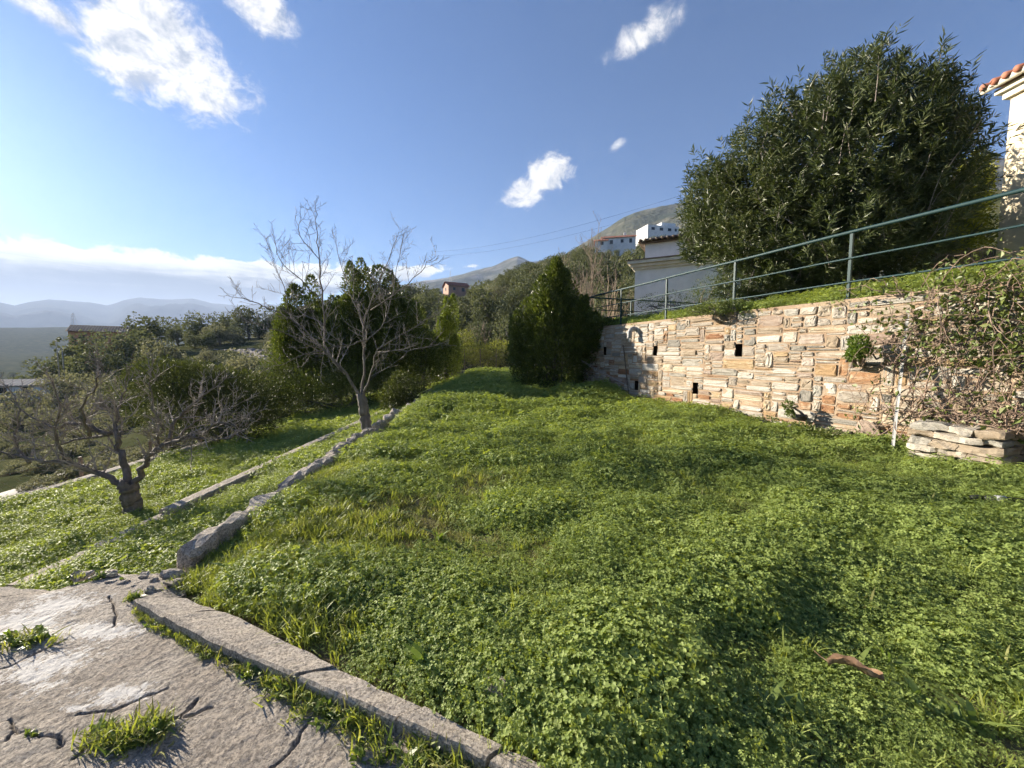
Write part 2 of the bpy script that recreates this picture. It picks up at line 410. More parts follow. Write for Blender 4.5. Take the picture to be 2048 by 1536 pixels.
def stone_mat(name, base, alt, streak=(0.72, 0.68, 0.60)):
    m, t, b = mat_new(name)
    oi = t.nodes.new('ShaderNodeObjectInfo')
    at = t.nodes.new('ShaderNodeAttribute'); at.attribute_name = 'rnd'
    base, alt, streak = (tuple(0.74 * q for q in c) for c in (base, alt, streak))
    n1 = tex_noise(t, 5, 9, 0.68, 'World', 0.5, (1, 1, 2.8))
    n2 = tex_noise(t, 38, 6, 0.7, 'World', 0.4, (1, 1, 2.2))
    f = (X(t, n1) * 1.15 + (X(t, at.outputs['Fac']) - 0.5) * 0.55 - 0.08).s
    col = ramp(t, f, [(0.25, alt), (0.48, base), (0.72, streak)])
    col = mixrgb(t, (X(t, n2) - 0.52).smooth(0.0, 0.16).s, col, tuple(0.50 * c for c in base), 'MIX')
    t.links.new(col, b.inputs['Base Color']); b.inputs['Roughness'].default_value = 0.85
    b.inputs['Specular IOR Level'].default_value = 0.25
    bump(t, b, (X(t, n2) * 0.6 + X(t, n1) * 0.8).s, 0.9, 0.022)
    return m


STONES = {
    'cream': stone_mat('stone_cream', (0.50, 0.42, 0.32), (0.38, 0.30, 0.21), (0.64, 0.58, 0.48)),
    'white': stone_mat('stone_white', (0.55, 0.50, 0.42), (0.43, 0.37, 0.30), (0.68, 0.64, 0.56)),
    'grey': stone_mat('stone_grey', (0.40, 0.37, 0.31), (0.30, 0.28, 0.24), (0.54, 0.51, 0.44)),
    'pink': stone_mat('stone_pink', (0.45, 0.355, 0.28), (0.33, 0.24, 0.185), (0.60, 0.52, 0.44)),
    'rust': stone_mat('stone_rust', (0.44, 0.25, 0.13), (0.30, 0.15, 0.08), (0.60, 0.47, 0.33)),
    'ochre': stone_mat('stone_ochre', (0.55, 0.41, 0.24), (0.45, 0.30, 0.16), (0.66, 0.57, 0.43)),
}


def concrete_mat(name, light=False):
    m, t, b = mat_new(name)
    n1 = tex_noise(t, 1.6, 8, 0.65, 'World', 0.4)
    n2 = tex_noise(t, 75, 5, 0.78, 'World')
    n3 = tex_noise(t, 9, 7, 0.7, 'World', 0.6)
    if light: st = [(0.3, (0.29, 0.25, 0.20)), (0.5, (0.38, 0.335, 0.275)), (0.7, (0.45, 0.40, 0.34))]
    else: st = [(0.28, (0.155, 0.123, 0.10)), (0.44, (0.265, 0.23, 0.19)), (0.60, (0.345, 0.31, 0.265)), (0.8, (0.385, 0.355, 0.31))]
    col = ramp(t, (X(t, n1) * 0.75 + X(t, n3) * 0.25).s, st)
    g = (X(t, n2) - 0.5).smooth(-0.12, 0.12).s
    col = mixrgb(t, 0.75, col, ramp(t, g, [(0.0, (0.32, 0.30, 0.29)), (0.5, (1, 1, 1)), (1.0, (1.5, 1.48, 1.45))]), 'MULTIPLY')
    if not light:                          # worn whitewash patches
        geo = t.nodes.new('ShaderNodeNewGeometry'); sp = t.nodes.new('ShaderNodeSeparateXYZ'); t.links.new(geo.outputs['Position'], sp.inputs[0])
        x, y = X(t, sp.outputs[0]), X(t, sp.outputs[1])
        n4 = X(t, tex_noise(t, 34, 8, 0.85, 'World', 0.2)); n5 = X(t, tex_noise(t, 3.0, 4, 0.6, 'World', 0.5))
        acc = None
        for (px, py, rx, ry) in [(100, 1345, 0.34, 0.22), (110, 1215, 0.40, 0.22), (250, 1395, 0.30, 0.10), (190, 1270, 0.38, 0.12), (155, 1425, 0.10, 0.04), (40, 1250, 0.3, 0.15)]:
            p = at_z(px, py, -0.06)
            a = (x - float(p[0])) / rx; c = (y - float(p[1])) / ry
            f = 1.0 - (a * a + c * c).sqrt()
            acc = f if acc is None else acc.max(f)
        wmask = (acc.max(-0.6) * 0.5 + (n4 - 0.5) * 1.7 + (n5 - 0.5) * 1.1 - 0.20).smooth(0.0, 0.10)
        col = mixrgb(t, (wmask * 0.8).s, col, (0.64, 0.625, 0.60))
    t.links.new(col, b.inputs['Base Color']); b.inputs['Roughness'].default_value = 0.9; b.inputs['Specular IOR Level'].default_value = 0.3
    bump(t, b, (X(t, n2) * 0.55 + X(t, n3) * 0.6).s, 1.0, 0.02)
    return m


M['slab'] = concrete_mat('worn_concrete'); M['kerb'] = concrete_mat('kerb_concrete', True)

# ------------------------------------------------------------------ site layout
A0 = np.array([6.19, 6.45]); WD = np.array([-0.347, 0.938]); WN = np.array([0.938, 0.347])   # retaining wall: point, direction, normal into the bank
WALL_H = 2.55
S0, S1 = -3.4, 9.75


def wall_pt(s, z, d=0.0):
    p = A0 + WD * s + WN * d
    return np.array([p[0], p[1], z])


L1x = lambda y: np.interp(y, [2.2, 3.2, 6.5, 10, 13, 26], [-2.42, -2.52, -2.86, -3.02, -2.95, -3.0])
L2x = lambda y: -4.33 + 0 * y
BACK_Y = 28.3

KL = np.array([at_z(px, py, 0.03)[:2] for px, py in [(262, 1198), (370, 1258), (560, 1342), (680, 1392), (800, 1442), (930, 1500), (1010, 1545), (1150, 1640), (1300, 1780)]])
KR = np.array([at_z(px, py, 0.03)[:2] for px, py in [(375, 1196), (480, 1232), (640, 1312), (700, 1345), (790, 1388), (870, 1420), (965, 1472), (1115, 1540), (1300, 1660)]])


def kerb_right_y(x):                       # the lawn starts beyond this line
    return np.interp(x, KR[:, 0], KR[:, 1], left=KR[0, 1] + 0.15, right=KR[-1, 1])


def lawn_z(x, y):
    far = sm(y, 4, 9)
    z = 0.14 * fb(x, y, 2.2, 3) + (0.22 + 0.26 * far) * fb(x * 0.55, y, 1.4, 11, 3) + 0.07 * fb(x, y, 0.75, 5, 2)
    z = z * sm(y - kerb_right_y(x), 0.0, 1.0) - 0.02
    z = z + 0.16 * np.exp(-((y - 13.8) / 1.0) ** 2) * sm(x, -2.8, 0.5)          # the swell across the lawn
    z = z + 0.18 * np.exp(-(((x - 3.1) / 0.7) ** 2 + ((y - 13.0) / 0.9) ** 2))
    z = z + 0.10 * sm(y, 15, 26)
    z = z - 0.10 * (1 - sm(x - L1x(y), 0.0, 0.7))
    return np.where(y < kerb_right_y(x) - 0.03, -0.45, z)


def strip_z(x, y):
    t = np.clip((x - L2x(y)) / (L1x(y) - L2x(y)), 0, 1)
    return -0.50 + 0.27 * t + 0.10 * fb(x, y, 1.3, 21) + 0.05 * sm(y, 10, 26)


def low_z(x, y):
    t = np.clip((x + 8.7) / 4.3, 0, 1)
    return -1.08 + 0.42 * t + 0.12 * fb(x, y, 1.8, 31)


def garden_z(x, y):
    return np.where(x > L1x(y), lawn_z(x, y), np.where(x > L2x(y), strip_z(x, y), low_z(x, y)))


def bank_z(s, d):
    return 2.50 + 0.16 * sm(d, 0.1, 0.9) + 0.165 * np.maximum(0, d - 1.0) * (0.55 + 0.45 * sm(-s, -6, 1)) + 0.10 * fb(s, d, 1.2, 41)


# lawn terrace, strip between the edgings and the lower terrace are one ground sheet each
def patch(name, x0f, x1f, ys, nx, zf, mat, label=None):
    t = np.linspace(0, 1, nx)
    Y = np.repeat(ys[:, None], nx, 1); Xa = x0f(ys)[:, None] * (1 - t) + x1f(ys)[:, None] * t
    V = np.stack([Xa, Y, zf(Xa, Y)], -1).reshape(-1, 3)
    return add(name, mesh_np(name, V, [grid_faces(len(ys), nx)], mat, True), kind='structure')


ys_near = np.concatenate([np.linspace(1.0, 8, 90), np.linspace(8.15, BACK_Y, 100)])
wall_x = lambda y: A0[0] + WD[0] / WD[1] * (y - A0[1])
lawn = patch('lawn', lambda y: L1x(y) + 0.0, lambda y: np.where(y < 15.6, wall_x(y) + 0.12, wall_x(15.6) + 0.12 + (y - 15.6) * 2.0), ys_near, 70, lawn_z, M['soil'])
patch('lawn_strip', lambda y: L2x(y), lambda y: L1x(y) + 0.02, np.linspace(2.2, BACK_Y, 150), 12, strip_z, M['turf'])
patch('lower_terrace', lambda y: -8.8 + 0 * y, lambda y: L2x(y) + 0.02, np.linspace(1.5, BACK_Y, 120), 26, low_z, M['turf'])

# bank behind the wall
ss = np.linspace(-9, 9.9, 90); dd = np.concatenate([np.linspace(0.16, 3, 26), np.linspace(3.4, 30, 24)])
Sg, Dg = np.meshgrid(ss, dd)
PB = A0 + Sg[..., None] * WD + Dg[..., None] * WN
add('upper_terrace', mesh_np('upper_terrace', np.concatenate([PB, bank_z(Sg, Dg)[..., None]], -1).reshape(-1, 3), [grid_faces(len(dd), len(ss))], M['turf'], True), kind='structure')

# wide terrain, polar sheet out to the horizon
TC = [(-180, [(9, -1.2), (40, -1), (200, 5), (900, 20), (2500, 60), (20000, 60)]),
      (-75, [(9, -1.6), (11, -2.4), (20, -3.2), (40, -5), (80, -7), (150, -12), (400, -30), (900, -30), (1500, 0), (2500, 98), (4000, 60), (20000, 60)]),
      (-52.7, [(9, -1.6), (11, -2.2), (20, -3.2), (40, -5), (80, -7.4), (150, -12), (400, -30), (900, -30), (1500, 0), (2500, 98), (4000, 60), (20000, 60)]),
      (-46.6, [(9, -1.6), (12, -2.2), (20, -3), (50, -5), (80, -5.2), (110, -3.5), (140, -1), (180, 0), (250, -6), (500, -20), (900, -25), (1500, 0), (2500, 112), (4000, 60), (20000, 60)]),
      (-38.7, [(9, -1.6), (12, -2), (20, -2.6), (50, -3.4), (80, -2.0), (95, -0.6), (120, 2.5), (160, 5), (250, 4), (500, 0), (1500, 20), (2500, 132), (4000, 60), (20000, 60)]),
      (-30.7, [(9, -1.6), (20, -2), (50, -2.2), (80, -0.6), (95, 0.2), (110, 3.5), (150, 7), (250, 9), (1500, 40), (2500, 150), (20000, 60)]),
      (-12.6, [(20, -1.2), (30, -0.8), (50, 1), (80, 6), (120, 14), (160, 21), (220, 26), (400, 30), (1500, 60), (20000, 60)]),
      (0, [(20, -0.2), (29, 0.1), (36, 0.6), (50, 3), (80, 11), (120, 23), (170, 34), (220, 36), (500, 40), (20000, 60)]),
      (12.7, [(16, 0.5), (29, 1.2), (40, 3), (60, 8), (100, 21), (150, 37), (200, 43), (500, 55), (20000, 60)]),
      (22.7, [(16, 1.8), (25, 2.4), (40, 4), (60, 9), (100, 21), (160, 41), (230, 56), (400, 64), (20000, 60)]),
      (40.9, [(10, 1.5), (28, 4), (60, 12), (100, 24), (200, 52), (400, 70), (20000, 60)]),
      (75, [(10, 1.5), (28, 5), (60, 12), (100, 24), (200, 52), (400, 70), (20000, 60)]),
      (180, [(9, -1.2), (40, 2), (200, 10), (900, 30), (2500, 60), (20000, 60)])]
_taz = np.array([c[0] for c in TC], float)
_lr = np.linspace(math.log(8), math.log(15000), 240)
_tab = np.array([np.interp(_lr, [math.log(q[0]) for q in c[1]], [q[1] for q in c[1]]) for c in TC])


def terrain_z(x, y):
    x = np.asarray(x, float); y = np.asarray(y, float)
    az = np.degrees(np.arctan2(x, y)); r = np.hypot(x, y) + 1e-6
    i = np.clip(np.searchsorted(_taz, az) - 1, 0, len(_taz) - 2)
    t = (az - _taz[i]) / (_taz[i + 1] - _taz[i]); t = t * t * (3 - 2 * t)
    q = np.clip((np.log(r) - _lr[0]) / (_lr[1] - _lr[0]), 0, len(_lr) - 1.001); k = q.astype(int); w = q - k
    z = (1 - t) * ((1 - w) * _tab[i, k] + w * _tab[i, k + 1]) + t * ((1 - w) * _tab[i + 1, k] + w * _tab[i + 1, k + 1])
    z = z + fb(x, y, 30, 51) * np.clip(r - 30, 0, 120) * 0.02 + fb(x, y, 400, 61) * np.clip(r - 600, 0, 2000) * 0.012
    inside = (x > -8.75) & (y < BACK_Y + 0.15) & (x < 9)
    behind = ((x - A0[0]) * WN[0] + (y - A0[1]) * WN[1] > 0.1) & ((x - A0[0]) * WD[0] + (y - A0[1]) * WD[1] < 9.8) & (r < 60)
    return np.where(inside | behind, np.minimum(z, -1.0) - 2.0, z)


azs = np.radians(np.concatenate([np.linspace(-180, -80, 18), np.linspace(-76, 76, 200), np.linspace(80, 180, 18)]))
rr_ = np.exp(np.linspace(math.log(8.2), math.log(10500), 170))
Ag, Rg = np.meshgrid(azs, rr_)
TX, TY = Rg * np.sin(Ag), Rg * np.cos(Ag)
add('ground', mesh_np('ground', np.stack([TX, TY, terrain_z(TX, TY)], -1).reshape(-1, 3), [grid_faces(len(rr_), len(azs))], M['terrain'], True), kind='structure')


# ------------------------------------------------------------------ mountains (ridge profiles measured in the photograph, built at their distance)
def mountain(name, prof, dist, depth, mat, base=-40, rough=0.03, seed=1, n=260, rows=26):
    px = np.array([p[0] for p in prof], float); py = np.array([p[1] for p in prof], float)
    az = np.arctan((px - 1024) / F)
    a = np.linspace(az[0], az[-1], n)
    hp = np.interp(a, az, py)
    elev = (HOR - hp) / F * np.cos(a)      # tan of elevation along the radial distance
    V = []
    for k in range(rows):
        t = k / (rows - 1)
        r = dist - depth * (1 - t)
        crest = EYE + elev * dist
        prof_t = t ** 0.85
        nz = fb(a * dist / 900.0 * 1.0, np.full(n, t * depth / 900.0), 1.0, seed, 6)
        rid = 1 - abs(fb(a * dist / 700.0, np.full(n, t * 2.2), 1.0, seed + 9, 5)) * 3.0
        z = base + (crest - base) * prof_t
        z = z + (crest - base) * (nz * 0.35 + (rid - 0.6) * 0.22) * math.sin(math.pi * min(t, 1.0)) * 0.8
        z = z + (crest - base) * rough * fb(a * dist / 150.0, np.full(n, t * 9.0), 1.0, seed + 5, 4) * (1 if t > 0.9 else 0.6)
        V.append(np.stack([r * np.sin(a), r * np.cos(a), z], -1))
    for dz, dr in ((0.75, 0.25), (0.0, 0.9)):   # the back of the ridge
        z = base + (V[rows - 1][:, 2] - base) * dz
        r = dist + depth * dr
        V.append(np.stack([r * np.sin(a), r * np.cos(a), z], -1))
    V = np.concatenate(V)
    return add(name, mesh_np(name, V, [grid_faces(rows + 2, n)], mat, True), kind='structure')


mountain('mountain_range_left', [(-1800, 640), (-700, 615), (-300, 600), (-120, 612), (0, 604), (42, 613), (70, 606), (110, 600), (190, 606), (225, 613), (262, 602), (290, 597), (330, 601), (395, 599), (430, 607), (480, 613), (525, 608), (560, 611), (640, 630), (760, 650), (900, 690)], 7500, 3500, M['mount_far'], -60, 0.035, 3)
mountain('mountain_ridge_centre', [(430, 668), (560, 625), (700, 590), (815, 572), (860, 563), (900, 558), (945, 547), (985, 536), (1010, 524), (1035, 518), (1060, 528), (1120, 520), (1250, 540), (1400, 600)], 3000, 1700, M['mount'], -40, 0.03, 13)
mountain('mountain_peak_right', [(1050, 560), (1150, 500), (1215, 463), (1240, 447), (1262, 437), (1300, 429), (1350, 417), (1450, 398), (1600, 360), (1800, 340), (2100, 330), (2600, 400)], 1500, 800, M['mount'], -20, 0.05, 23)

# haze: the air between here and the mountains
hz = bpy.data.materials.new('haze'); hz.use_nodes = True
ht = hz.node_tree; ht.nodes.clear()
ho = ht.nodes.new('ShaderNodeOutputMaterial'); pv = ht.nodes.new('ShaderNodeVolumePrincipled')
pv.inputs['Color'].default_value = (0.50, 0.64, 0.92, 1); pv.inputs['Density'].default_value = 0.00012; pv.inputs['Anisotropy'].default_value = 0.12
ht.links.new(pv.outputs[0], ho.inputs['Volume'])
mb = MB(); mb.box((0, 0, 425), (22600, 22600, 1190))
add('haze', mb.mesh('haze', hz), kind='stuff')


# ================================================================== STONE RETAINING WALL
def rough_block(c, size, rz=0.0, amp=0.02, cuts=3, seed=0, mat=None, name='block', tilt=(0, 0), bevel=0.0):
    bm = bmesh.new(); bmesh.ops.create_cube(bm, size=1.0)
    bmesh.ops.subdivide_edges(bm, edges=bm.edges[:], cuts=cuts, use_grid_fill=True)
    sx, sy, sz = size
    for v in bm.verts:
        p = v.co
        k = max(abs(p.x), abs(p.y)) + abs(p.z)
        q = Vector((p.x * sx, p.y * sy, p.z * sz))
        e = sum(1 for a in p if abs(a) > 0.49)
        if bevel and e >= 2:
            q -= Vector((math.copysign(bevel, p.x) if abs(p.x) > 0.49 else 0, math.copysign(bevel, p.y) if abs(p.y) > 0.49 else 0, math.copysign(bevel, p.z) if abs(p.z) > 0.49 else 0)) * (0.6 if e == 2 else 0.9)
        w_ = (q.x * 1.0 + q.z * 0.7 + seed * 3.7, q.y * 1.0 - q.z * 0.8 + seed * 1.3)
        nv = Vector([float(2.2 * (vn(w_[0] * 7 + k * 5.3, w_[1] * 7 - k * 2.1, 1.0, 60 + k) - 0.5) + 1.1 * (vn(w_[0] * 18 + k, w_[1] * 18, 1.0, 70 + k) - 0.5)) for k in range(3)])
        v.co = q + nv * amp
    me = bpy.data.meshes.new(name); bm.to_mesh(me); bm.free()
    if mat: me.materials.append(mat)
    a = me.attributes.new('rnd', 'FLOAT', 'FACE'); a.data.foreach_set('value', np.full(len(me.polygons), random.random(), np.float32))
    for p in me.polygons: p.use_smooth = False
    return me


def build_wall():
    t = thing('retaining_wall', 'long stone retaining wall of pale and rusty rubble below the green railing', 'wall', (A0[0], A0[1], 0), rz=math.atan2(WD[1], WD[0]))
    # local frame: x along the wall (s), y = -d (towards -normal is +y?), z up
    # local +x = WD ; local +y = rot90(WD) = (-0.938,-0.347) = -WN, i.e. out of the wall towards the garden
    cw, chh = 0.082, 0.058
    nc, nr = int((S1 - S0) / cw), int(WALL_H / chh)
    occ = np.zeros((nr, nc), int)
    holes = []
    def cell(px, py):
        d = ray(px, py); det = d[0] * (-WD[1]) + WD[0] * d[1]
        tt = (A0[0] * (-WD[1]) + WD[0] * A0[1]) / det
        p = d * tt; s = (p[0] - A0[0]) * WD[0] + (p[1] - A0[1]) * WD[1]
        return s, EYE + p[2]
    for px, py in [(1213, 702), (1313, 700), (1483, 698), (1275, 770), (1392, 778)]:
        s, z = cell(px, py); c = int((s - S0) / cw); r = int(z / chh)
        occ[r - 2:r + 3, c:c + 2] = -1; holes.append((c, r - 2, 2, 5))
    g = np.random.default_rng(5)
    stones = []
    for r in range(nr):
        for c in range(nc):
            if occ[r, c]: continue
            if g.random() < 0.06: w, h = 2, g.integers(4, 7)
            else: w, h = g.integers(3, 11), g.choice([1, 1, 2, 2, 2, 3, 3, 4])
            w2 = 0
            while w2 < w and c + w2 < nc and not occ[r, c + w2]: w2 += 1
            if w2 + 1 < nc - c and w2 == w and not occ[r, c + w2] and (c + w2 + 1 >= nc or occ[r, c + w2 + 1]): w2 += 1
            h2 = 1
            while h2 < h and r + h2 < nr and not occ[r + h2, c:c + w2].any(): h2 += 1
            occ[r:r + h2, c:c + w2] = len(stones) + 1
            stones.append((c, r, w2, h2))
    stones.sort(key=lambda q: -q[2] * q[3])
    rest = MB(); restmats = []
    count = 0
    for (c, r, w, h) in stones:
        s0, z0 = S0 + c * cw, r * chh
        W, H_ = w * cw, h * chh
        gap = 0.006 + 0.012 * g.random()
        W -= 2 * gap; H_ -= 2 * gap
        cx, cz = s0 + gap + W / 2, z0 + gap + H_ / 2
        top_pos = cz / WALL_H
        u = g.random()
        low = np.clip(1.15 - top_pos * 1.35, 0.05, 1.0)
        if u < 0.11 * low + 0.01: k = 'rust'
        elif u < 0.26 * low + 0.03: k = 'ochre'
        elif u < 0.32 * low + 0.08: k = 'pink'
        elif u < 0.40 + 0.16 * low: k = 'white'
        elif u < 0.68: k = 'grey' if g.random() < 0.55 else 'white'
        else: k = 'cream'
        # rounded outline
        nseg = 12
        an = (np.arange(nseg) + 0.5) / nseg * 2 * math.pi
        ex = g.uniform(0.16, 0.45)
        ox = np.sign(np.cos(an)) * np.abs(np.cos(an)) ** ex * W / 2
        oz = np.sign(np.sin(an)) * np.abs(np.sin(an)) ** ex * H_ / 2
        jit = 0.055 * min(W, H_ * 2)
        ox = ox + g.uniform(-1, 0.6, nseg) * jit * np.sign(ox); oz = oz + g.uniform(-1, 0.6, nseg) * jit * 0.7 * np.sign(oz)
        dp = g.uniform(0.007, 0.024)
        tl = g.uniform(-0.02, 0.02); tz = g.uniform(-0.015, 0.015)
        rings = []
        for sc_, dq in ((1.0, -0.03), (1.0, dp * 0.45), (0.97, dp * 0.85), (0.80, dp), (0.42, dp + g.uniform(-0.004, 0.010))):
            yy = dq + (tl * ox / max(W, 0.1) + tz * oz / max(H_, 0.1)) * (dq > 0) + (g.normal(0, 0.006, nseg) if dq > dp * 0.7 else 0)
            ins = (1 - sc_) * min(W, H_)
            rings.append(np.stack([ox - np.sign(ox) * np.minimum(np.abs(ox), ins * 0.5), np.broadcast_to(yy, nseg), oz - np.sign(oz) * np.minimum(np.abs(oz), ins * 0.5)], -1))
        V = np.concatenate(rings + [np.array([[0, dp + g.uniform(-0.004, 0.008), 0]])])
        nr_ = len(rings)
        i = np.arange(nr_ - 1)[:, None] * nseg; j = np.arange(nseg)[None, :]; kk = (j + 1) % nseg
        Fq = np.stack([i + j, i + nseg + j, i + nseg + kk, i + kk], -1).reshape(-1, 4)
        Ft = np.stack([np.arange(nseg) + (nr_ - 1) * nseg, np.full(nseg, nr_ * nseg), (np.arange(nseg) + 1) % nseg + (nr_ - 1) * nseg], -1)
        if count < 300 and s0 > -2.6:
            rn = g.random()
            me = mesh_np('stone', V, [Ft, Fq], STONES[k], False, np.full(len(Ft) + len(Fq), rn))
            add('stone', me, t, loc=(cx, 0, cz)); count += 1
        else:
            rest.put(V + np.array([cx, 0, cz]), [Ft, Fq]); restmats.append((k, len(Ft), len(Fq)))
    keys = list(STONES)
    me = rest.mesh('small_stones', None)
    for k in keys: me.materials.append(STONES[k])
    mi = np.concatenate([np.concatenate([np.full(a, keys.index(k)) for k, a, b in restmats]), np.concatenate([np.full(b, keys.index(k)) for k, a, b in restmats])]).astype(np.int32)
    me.polygons.foreach_set('material_index', mi)
    add('small_stones', me, t, kind='stuff')
    # mortar body with pockets for the weep holes
    mbm = MB()
    xs = S0 + np.arange(nc + 1) * cw; zs = np.arange(nr + 1) * chh; zs[-1] = WALL_H + 0.0
    Xg, Zg = np.meshgrid(xs, zs)
    Yg = 0.008 * fb(Xg, Zg, 0.25, 71) + 0.010 * fb(Xg, Zg, 0.9, 77)
    Fg = grid_faces(nr + 1, nc + 1)[:, ::-1]
    hm = np.zeros((nr, nc), bool)
    for (c, r, w, h) in holes: hm[r:r + h, c:c + w] = True
    mbm.put(np.stack([Xg, Yg, Zg], -1).reshape(-1, 3), [Fg[~hm.ravel()]])
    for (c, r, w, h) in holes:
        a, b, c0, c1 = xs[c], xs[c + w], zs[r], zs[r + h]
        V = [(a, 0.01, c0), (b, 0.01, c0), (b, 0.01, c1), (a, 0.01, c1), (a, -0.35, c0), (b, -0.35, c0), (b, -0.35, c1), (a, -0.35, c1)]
        hm_ = MB(); hm_.put(V, [[(0, 4, 5, 1), (1, 5, 6, 2), (2, 6, 7, 3), (3, 7, 4, 0), (4, 7, 6, 5)]]); add('weep_hole', hm_.mesh('weep_hole', M['shaded_dirt']), t)
    # top, back and ends
    nx = 60; xt = np.linspace(S0, S1, nx)
    V = np.concatenate([np.stack([xt, np.full(nx, 0.004), np.full(nx, WALL_H)], -1), np.stack([xt, np.full(nx, -0.38), np.full(nx, WALL_H + 0.01)], -1), np.stack([xt, np.full(nx, -0.38), np.full(nx, -0.2)], -1)])
    mbm.put(V, [grid_faces(3, nx)])
    mbm.put([(S1, 0.004, -0.2), (S1, -0.38, -0.2), (S1, -0.38, WALL_H), (S1, 0.004, WALL_H)], [[(0, 3, 2, 1)]])
    mbm.put([(S1 - 0.38, -0.38, -0.2), (S1 - 0.38, -9, -0.2), (S1 - 0.38, -9, WALL_H), (S1 - 0.38, -0.38, WALL_H), (S1, -0.38, -0.2), (S1, -9, -0.2), (S1, -9, WALL_H), (S1, -0.38, WALL_H)],
            [[(0, 1, 2, 3), (4, 7, 6, 5), (3, 2, 6, 7), (1, 5, 6, 2)]])
    add('mortar_body', mbm.mesh('mortar_body', M['mortar'], True), t)
    return t


wall = build_wall()


# ================================================================== RAILING
def build_rail():
    t = thing('railing', 'teal green metal railing along the top of the stone wall', 'railing', (A0[0], A0[1], 2.5), rz=math.atan2(WD[1], WD[0]))
    D = -0.16
    posts = []
    for py in (13.48, 11.45, 9.34, 7.12, 4.6, 2.4): posts.append((py - A0[1]) / WD[1])
    posts.append(S1 - 0.15)
    for s in posts:
        m = MB()
        m.box((s, D, 0.61), (0.045, 0.045, 1.22))
        m.box((s, D, 0.065), (0.11, 0.11, 0.012))
        add('post', m.mesh('post', M['paint']), t)
    s_end = S1 - 0.15
    for z, r, nm in ((1.25, 0.03, 'top_rail'), (0.78, 0.017, 'middle_rail'), (0.36, 0.017, 'lower_rail')):
        m = MB(); xs = np.linspace(-6.5, s_end, 24)
        P = np.stack([xs, np.full(24, D + (0.0 if r > 0.02 else 0.031)), z + 0.006 * np.sin(xs * 1.7)], -1)
        m.tube(P, r, 10)
        P2 = np.stack([np.full(12, s_end), D - np.linspace(0, 7, 12), np.full(12, z)], -1)
        m.tube(P2, r, 8)
        add(nm, m.mesh(nm, M['paint'], True), t)
    for k in range(1, 4):
        m = MB(); m.box((s_end, D - k * 2.0, 0.61), (0.045, 0.045, 1.22))
        add('post', m.mesh('post', M['paint']), t)


build_rail()

# ================================================================== EDGINGS, KERB AND SLAB
def build_slab():
    p = at_z(0, 1165, -0.06)
    cracks = []
    for pts in ([(645, 1425), (618, 1458), (600, 1490), (575, 1520), (540, 1545)], [(420, 1430), (385, 1442), (350, 1445), (300, 1465)], [(30, 1465), (60, 1480), (110, 1485), (125, 1500)], [(20, 1450), (35, 1468), (20, 1490)],
                [(395, 1405), (383, 1430), (350, 1450)], [(160, 1440), (230, 1430), (300, 1400), (330, 1390)], [(0, 1345), (60, 1320), (130, 1290)], [(150, 1530), (170, 1510), (230, 1490)], [(0, 1200), (40, 1190)], [(215, 1200), (235, 1235), (225, 1260)]):
        q = np.array([at_z(a, b, -0.06)[:2] for a, b in pts])
        cracks.append(q)
    xs = np.concatenate([np.linspace(-9, -3.85, 40), np.linspace(-3.84, 0.4, 960)]); ys = np.linspace(-0.6, 2.95, 300)
    ys = np.concatenate([np.linspace(-0.6, 0.9, 20), np.linspace(0.91, 2.95, 420)])
    Xg, Yg = np.meshgrid(xs, ys)
    wx = Xg + 0.06 * fb(Xg, Yg, 0.10, 91, 4); wy = Yg + 0.06 * fb(Xg, Yg, 0.10, 95, 4)
    dmin = np.full(Xg.shape, 9.0)
    for q in cracks:
        for a, b in zip(q[:-1], q[1:]):
            ab = b - a; L = ab @ ab
            tt = np.clip(((wx - a[0]) * ab[0] + (wy - a[1]) * ab[1]) / L, 0, 1)
            d = np.hypot(wx - a[0] - tt * ab[0], wy - a[1] - tt * ab[1]); dmin = np.minimum(dmin, d)
    Z = -0.035 + 0.02 * fb(Xg, Yg, 0.9, 81, 3) + 0.008 * fb(Xg, Yg, 0.10, 85, 3) + 0.007 * fb(Xg, Yg, 0.028, 87, 2) - 0.022 * (1 - sm(dmin, 0.001, 0.008)) - 0.002 * (1 - sm(dmin, 0.0, 0.03))
    # ragged outer edge
    edge = np.interp(Xg, [-9, -3.7, -3.25, -3.0, -2.5, -2.3, -2.1, 1], [2.8, 2.66, 2.62, 2.84, 2.80, 2.62, 2.45, 2.3]) + 0.09 * fb(Xg, Yg, 0.25, 88, 4)
    Z = Z - 0.5 * sm(Yg - edge, 0.0, 0.08) - 0.03 * sm(Yg - edge, -0.15, 0.0)
    # stop under the front kerb
    ky = np.interp(Xg, (KL[:, 0] + KR[:, 0]) / 2, (KL[:, 1] + KR[:, 1]) / 2, left=3.5, right=-1)
    Z = np.where(Yg > ky, Z - 0.3, Z)
    V = np.stack([Xg, Yg, Z], -1).reshape(-1, 3)
    add('pavement', mesh_np('pavement', V, [grid_faces(len(ys), len(xs))], M['slab'], True), kind='structure')


build_slab()


